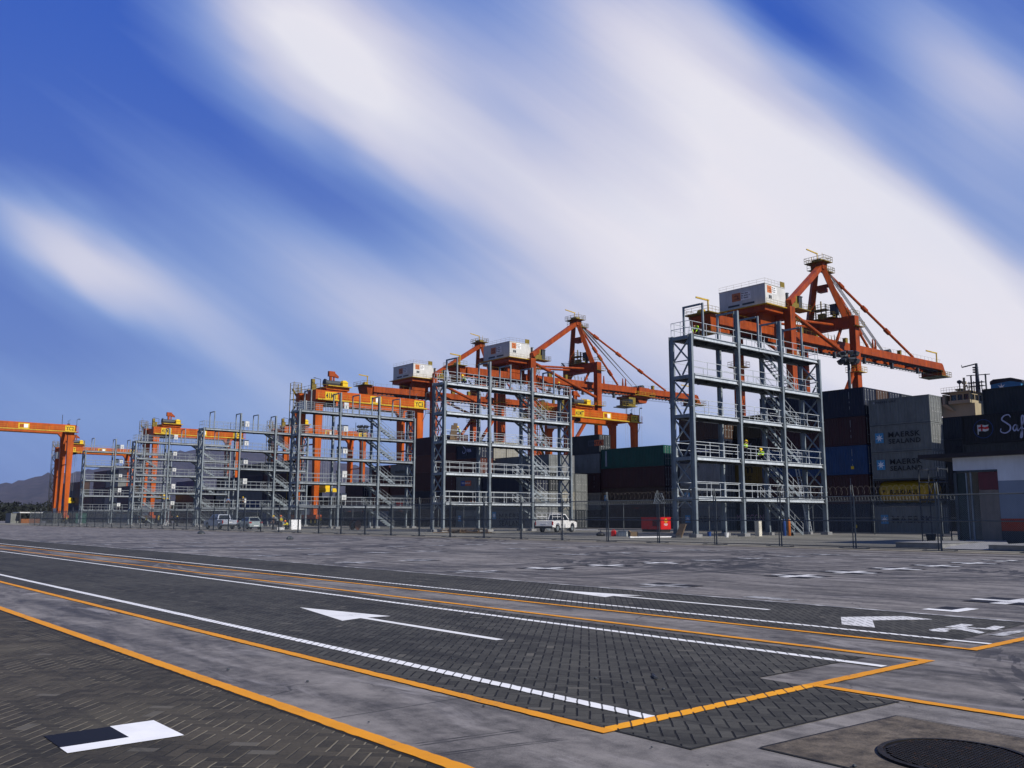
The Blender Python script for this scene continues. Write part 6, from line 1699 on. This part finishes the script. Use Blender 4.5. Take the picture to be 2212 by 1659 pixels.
MB().box(-.2, .2, -.2, .2, 0, 1.2).box(-.22, .22, -.22, .22, 1.2, 1.24).build('body', paint('cream_cabinet', (.70, .66, .55), .5), wb)
MB().box(-.16, .16, -.215, -.2, .1, 1.1).build('door', paint('cream_cabinet', (.70, .66, .55), .5), wb)
ldr = thing('ladder', 'long aluminium ladder leaning at the right end of the nearest rack', 'ladder', (74.4, 46.0, 0))
lm = MB()
for dx in (0, .5): lm.beam((dx, 0, 0), (dx - 1.0, .5, 6.1), .06, .09)
for i in range(20):
    f = (i + .7) / 20.5; lm.tube((-1.0 * f, .5 * f, 6.1 * f), (.5 - 1.0 * f, .5 * f, 6.1 * f), .018, 5)
lm.build('rails', M_RAIL, ldr)
rg = thing('generator', 'red enclosed generator with a bright end panel between the racks', 'generator', (75.2, 64.6, 0), R(-4))
MB().box(-.75, .75, -1.2, 1.7, .28, 1.5).box(-.78, .78, -1.23, 1.73, 1.5, 1.56).build('body', M_RED, rg)
MB().box(-.7, .7, -1.15, 1.65, 0, .28).build('skid', M_BLACK, rg)
ep = MB().box(-.68, .68, -1.215, -1.2, .34, 1.46).build('end_panel', M_RED, rg)
flat([[(.22 * math.cos(a * math.pi / 9), .22 * math.sin(a * math.pi / 9)) for a in range(18)]], (0, -1.215, 1.2), '-Y', M_SIGNY, ep, 'emblem', .01)
flat([[(.1 * math.cos(a * math.pi / 9), -.03 + .1 * math.sin(a * math.pi / 9)) for a in range(18)]], (0, -1.215, 1.2), '-Y', M_RED, ep, 'emblem', .016)
flat([[(-.28 + i * .07, 0), (-.235 + i * .07, 0), (-.235 + i * .07, .1), (-.28 + i * .07, .1)] for i in range(8)] + [[(-.2 + i * .06, -.12), (-.165 + i * .06, -.12), (-.165 + i * .06, -.05), (-.2 + i * .06, -.05)] for i in range(7)], (0, -1.215, .78), '-Y', M_WHITE, ep, 'lettering', .01)
lv = MB()
for i in range(8): lv.box(-.765, -.75, -.9 + i * .12, -.83 + i * .12, .6, 1.2)
lv.build('louvre', M_BLACK, rg)
jc = thing('jerrycan', 'red jerrycan standing left of the clear plastic crate', 'jerrycan', (54.6, 51.6, 0), .3)
MB().box(-.11, .11, -.17, .17, 0, .40).hexa([(-.11, -.17, .4), (.11, -.17, .4), (.11, .17, .4), (-.11, .17, .4)], [(-.07, -.12, .47), (.07, -.12, .47), (.07, .12, .47), (-.07, .12, .47)]).build('body', M_RED, jc)
MB().path([(0, -.1, .46), (0, -.08, .55), (0, .08, .55), (0, .1, .46)], .02, 6).build('handle', M_RED, jc)
cr = thing('plastic_crate', 'pale grey plastic crate between the red jerrycan and the carton', 'crate', (54.9, 50.7, 0), .2)
cm = MB().box(-.3, .3, -.4, .4, 0, .03)
for a, b, c, d in ((-.3, -.27, -.4, .4), (.27, .3, -.4, .4)): cm.box(a, b, c, d, .03, .42)
for c, d in ((-.4, -.37), (.37, .4)): cm.box(-.27, .27, c, d, .03, .42)
for k in range(5): cm.box(-.31, -.3, -.36 + k * .16, -.33 + k * .16, .04, .40)
cm.build('tray', paint('clear_grey_plastic', (.45, .48, .48), .4), cr)
MB().box(-.32, .32, -.42, .42, .42, .46).build('lid', M_GALV, cr)
ct = thing('carton', 'brown cardboard carton right of the plastic crate', 'carton', (55.2, 49.9, 0), .5)
MB().box(-.22, .22, -.25, .25, 0, .38).build('box', paint('cardboard', (.32, .22, .12), .85), ct)
MB().hexa([(-.22, .25, .38), (.22, .25, .38), (.22, .26, .38), (-.22, .26, .38)], [(-.22, .42, .48), (.22, .42, .48), (.22, .43, .48), (-.22, .43, .48)]).build('flap', paint('cardboard', (.32, .22, .12), .85), ct)
sk = thing('sack', 'black sack slumped on the gravel left of the red jerrycan', 'sack', (54.2, 52.7, 0))
MB().lathe((0, 0, 0), [(.3, 0), (.38, .1), (.33, .24), (.15, .34), (.05, .36)], 12).build('bag', M_BLACK, sk, True)
MB().tube((0, 0, .34), (.04, .02, .45), .05, 7).build('tied_neck', M_BLACK, sk)
for (a, b, lab) in (((77.0, 79.8, .05), (77.9, 76.2, .05), 'white pipe on the ground right of the white pickup'), ((51.0, 46.4, .05), (55.2, 45.2, .05), 'white pipe on the gravel left of the nearest rack')):
    p_ = thing('pipe', lab, 'pipe', a)
    d = Vector(b) - Vector(a)
    MB().tube((0, 0, 0), tuple(d), .05, 8).build('tube', M_WHITE, p_)
    MB().tube(tuple(d * -.03), tuple(d * .02), .065, 8).build('socket', M_WHITE, p_)
ls = thing('leaning_slab', 'dark slab propped against the left foot of the nearest rack', 'slab', (54.9, 44.9, 0))
MB().hexa([(-.35, -.3, 0), (-.22, -.3, 0), (-.22, .3, 0), (-.35, .3, 0)], [(.3, -.28, 1.05), (.4, -.28, 1.0), (.4, .28, 1.0), (.3, .28, 1.05)]).build('slab', M_PLY, ls)
MB().hexa([(-.9, -.25, 0), (-.2, -.3, 0), (-.1, .3, 0), (-.8, .35, 0)], [(-.8, -.2, .14), (-.3, -.2, .18), (-.2, .2, .2), (-.7, .25, .12)]).build('rubble', M_BLACK, ls)
cd = thing('cable_drum', 'rusty brown cable drum standing under the third rack', 'cable drum', (57.2, 96.9, 0), R(25))
MB().lathe((0, 0, .62), [(.05, -.42), (.62, -.42), (.62, -.36), (.3, -.35), (.3, .35), (.62, .36), (.62, .42), (.05, .42)], 22, 'Y').build('drum', paint('drum_timber', (.13, .06, .04), .8), cd)
MB().lathe((0, 0, .62), [(.3, -.34), (.44, -.33), (.44, .33), (.3, .34)], 20, 'Y').build('cable', M_BLACK, cd)
MB().beam((-.9, -.3, .0), (-.4, 0, .55), .06).beam((-.9, .3, 0), (-.4, 0, .55), .06).beam((-1.3, 0, .5), (-.3, 0, .5), .05).build('stand', M_DGREY, cd)
bo = thing('white_board', 'bright white board leaning beside the crouching worker in yellow', 'board', (53.6, 105.2, 0), R(-22))
MB().hexa([(-.58, -.32, 0), (.58, -.32, 0), (.58, -.28, 0), (-.58, -.28, 0)], [(-.62, .05, 1.22), (.55, .05, 1.22), (.55, .09, 1.22), (-.62, .09, 1.22)]).build('panel', M_WHITE, bo)
MB().beam((0, -.1, .6), (0, .45, 0), .05).build('prop', M_WOOD, bo)
bx = thing('white_box', 'low white box on the ground in front of the worker in yellow jacket', 'box', (51.1, 104.3, 0), R(-40))
MB().box(-.38, .38, -.25, .25, 0, .26).build('tray', M_WHITE, bx); MB().box(-.40, .40, -.27, .27, .26, .31).build('lid', M_WHITE, bx)
ss = thing('step_stool', 'small white step stool between the far yellow workers', 'step stool', (58.6, 165.3, 0), R(-60))
sm = MB()
for k in range(3): sm.box(-.25, .25, -.3 + .2 * k, -.1 + .2 * k, .28 * (k + 1), .28 * (k + 1) + .04)
for s in (-.25, .25): sm.beam((s, -.35, 0), (s, .25, .9), .04).beam((s, .5, 0), (s, .25, .9), .04)
sm.build('steps', M_WHITE, ss)
drum(70.9, 171, .3, .9, M_BLUE, 'blue drum on the ground beside the far left workers')
# ==================================================================== hills
def hill_material():
    m_, t, p = new_mat('wooded_hillside')
    g = t.n('ShaderNodeTexCoord').outputs['Object']
    n = t.noise(g, .012, 6, .65); n2 = t.noise(g, .1, 4, .6)
    f = t.m('ADD', t.m('MULTIPLY', n, .65), t.m('MULTIPLY', n2, .35))
    t.link(t.mix(t.ramp(f, .35, .66), (.012, .014, .016), (.045, .038, .042)), p.inputs['Base Color']); p.inputs['Roughness'].default_value = .95  # hill tones pushed blue and mauve to carry some of the haze
    return m_
hm = MB(); rr = random.Random(9)
prof = [(95, .9), (88, 1.2), (83, 1.45), (79.1, 1.85), (78.5, 1.9), (77.5, 2.18), (76.8, 2.45), (75.9, 2.5), (75.1, 2.6), (73.8, 2.85), (72, 3.4), (70.2, 3.85), (68.8, 4.05), (67.3, 4.0), (66, 4.1), (64.9, 3.9), (62, 3.6), (58, 3.0), (52, 2.5), (45, 2.0), (35, 1.6), (20, 1.2)]
def el(a):
    for (a0, e0), (a1, e1) in zip(prof, prof[1:]):
        if a1 <= a <= a0: return e0 + (e1 - e0) * (a0 - a) / (a0 - a1)
    return 1.0
na, nr = 260, 12
rad = [1900 + 180 * i for i in range(nr)]
for i in range(na + 1):
    a = 95 - 75 * i / na
    top = math.tan(R(el(a) + .05 * math.sin(a * 9.1) + .03 * math.sin(a * 23.7 + 1) + rr.uniform(-.03, .03))) * rad[-1] + 1.5
    for j, r_ in enumerate(rad):
        f = j / (nr - 1)
        h = top * (f ** 1.25) * (1 + .10 * math.sin(a * 5 + j) * (1 - f)) - .2
        hm.v.append((r_ * math.cos(R(a)), r_ * math.sin(R(a)), h))
for i in range(na):
    for j in range(nr - 1):
        o = i * nr + j; hm.f.append((o, o + 1, o + nr + 1, o + nr))
hm.build('hills', hill_material(), None, True, 'structure')
# a dark belt of trees at the foot of the hills, one mass at that distance
tb = MB(); rr = random.Random(4)
for i in range(900):
    a = rr.uniform(64, 86); r_ = rr.uniform(430, 520)
    x, y = r_ * math.cos(R(a)), r_ * math.sin(R(a)); s = rr.uniform(3, 6.5); h = rr.uniform(5.5, 8.5)
    for k in range(22):
        u, v = rr.uniform(0, 2 * math.pi), rr.uniform(.1, 1)
        rad_ = s * math.sqrt(max(0, 1 - (2 * v - 1) ** 2)) * rr.uniform(.4, 1)
        c = Vector((x + rad_ * math.cos(u), y + rad_ * math.sin(u), h * v)); q = rr.uniform(.6, 1.4)
        d1 = Vector((rr.gauss(0, 1), rr.gauss(0, 1), rr.gauss(0, 1))).normalized() * q; d2 = Vector((rr.gauss(0, 1), rr.gauss(0, 1), rr.gauss(0, 1))).normalized() * q
        tb.add([c - d1, c + d2, c + d1], [(0, 1, 2)])
    tb.tube((x, y, 0), (x, y, h * .6), .3, 4)
me = bpy.data.meshes.new('tree_belt'); me.from_pydata(tb.v, [], tb.f)
o = obj('tree_belt', me, paint('tree_foliage', (.010, .014, .009), .9, 0, .4, .05, streak=False)); o['kind'] = 'stuff'

# ------------------------------------------------------------------------ haze
hz = MB().box(-1200, 5200, -1000, 5200, -4, 330).build('haze', None)
vm = bpy.data.materials.new('haze_air'); vm.use_nodes = True; vm.node_tree.nodes.clear()
v_ = NT(vm.node_tree); pv = v_.n('ShaderNodeVolumePrincipled'); vo = v_.n('ShaderNodeOutputMaterial')
pv.inputs['Color'].default_value = (0.50, 0.58, 1.0, 1); pv.inputs['Density'].default_value = 4.5e-5
pv.inputs['Anisotropy'].default_value = 0.0
v_.link(pv.outputs[0], vo.inputs['Volume'])
hz.data.materials.append(vm); hz['kind'] = 'stuff'
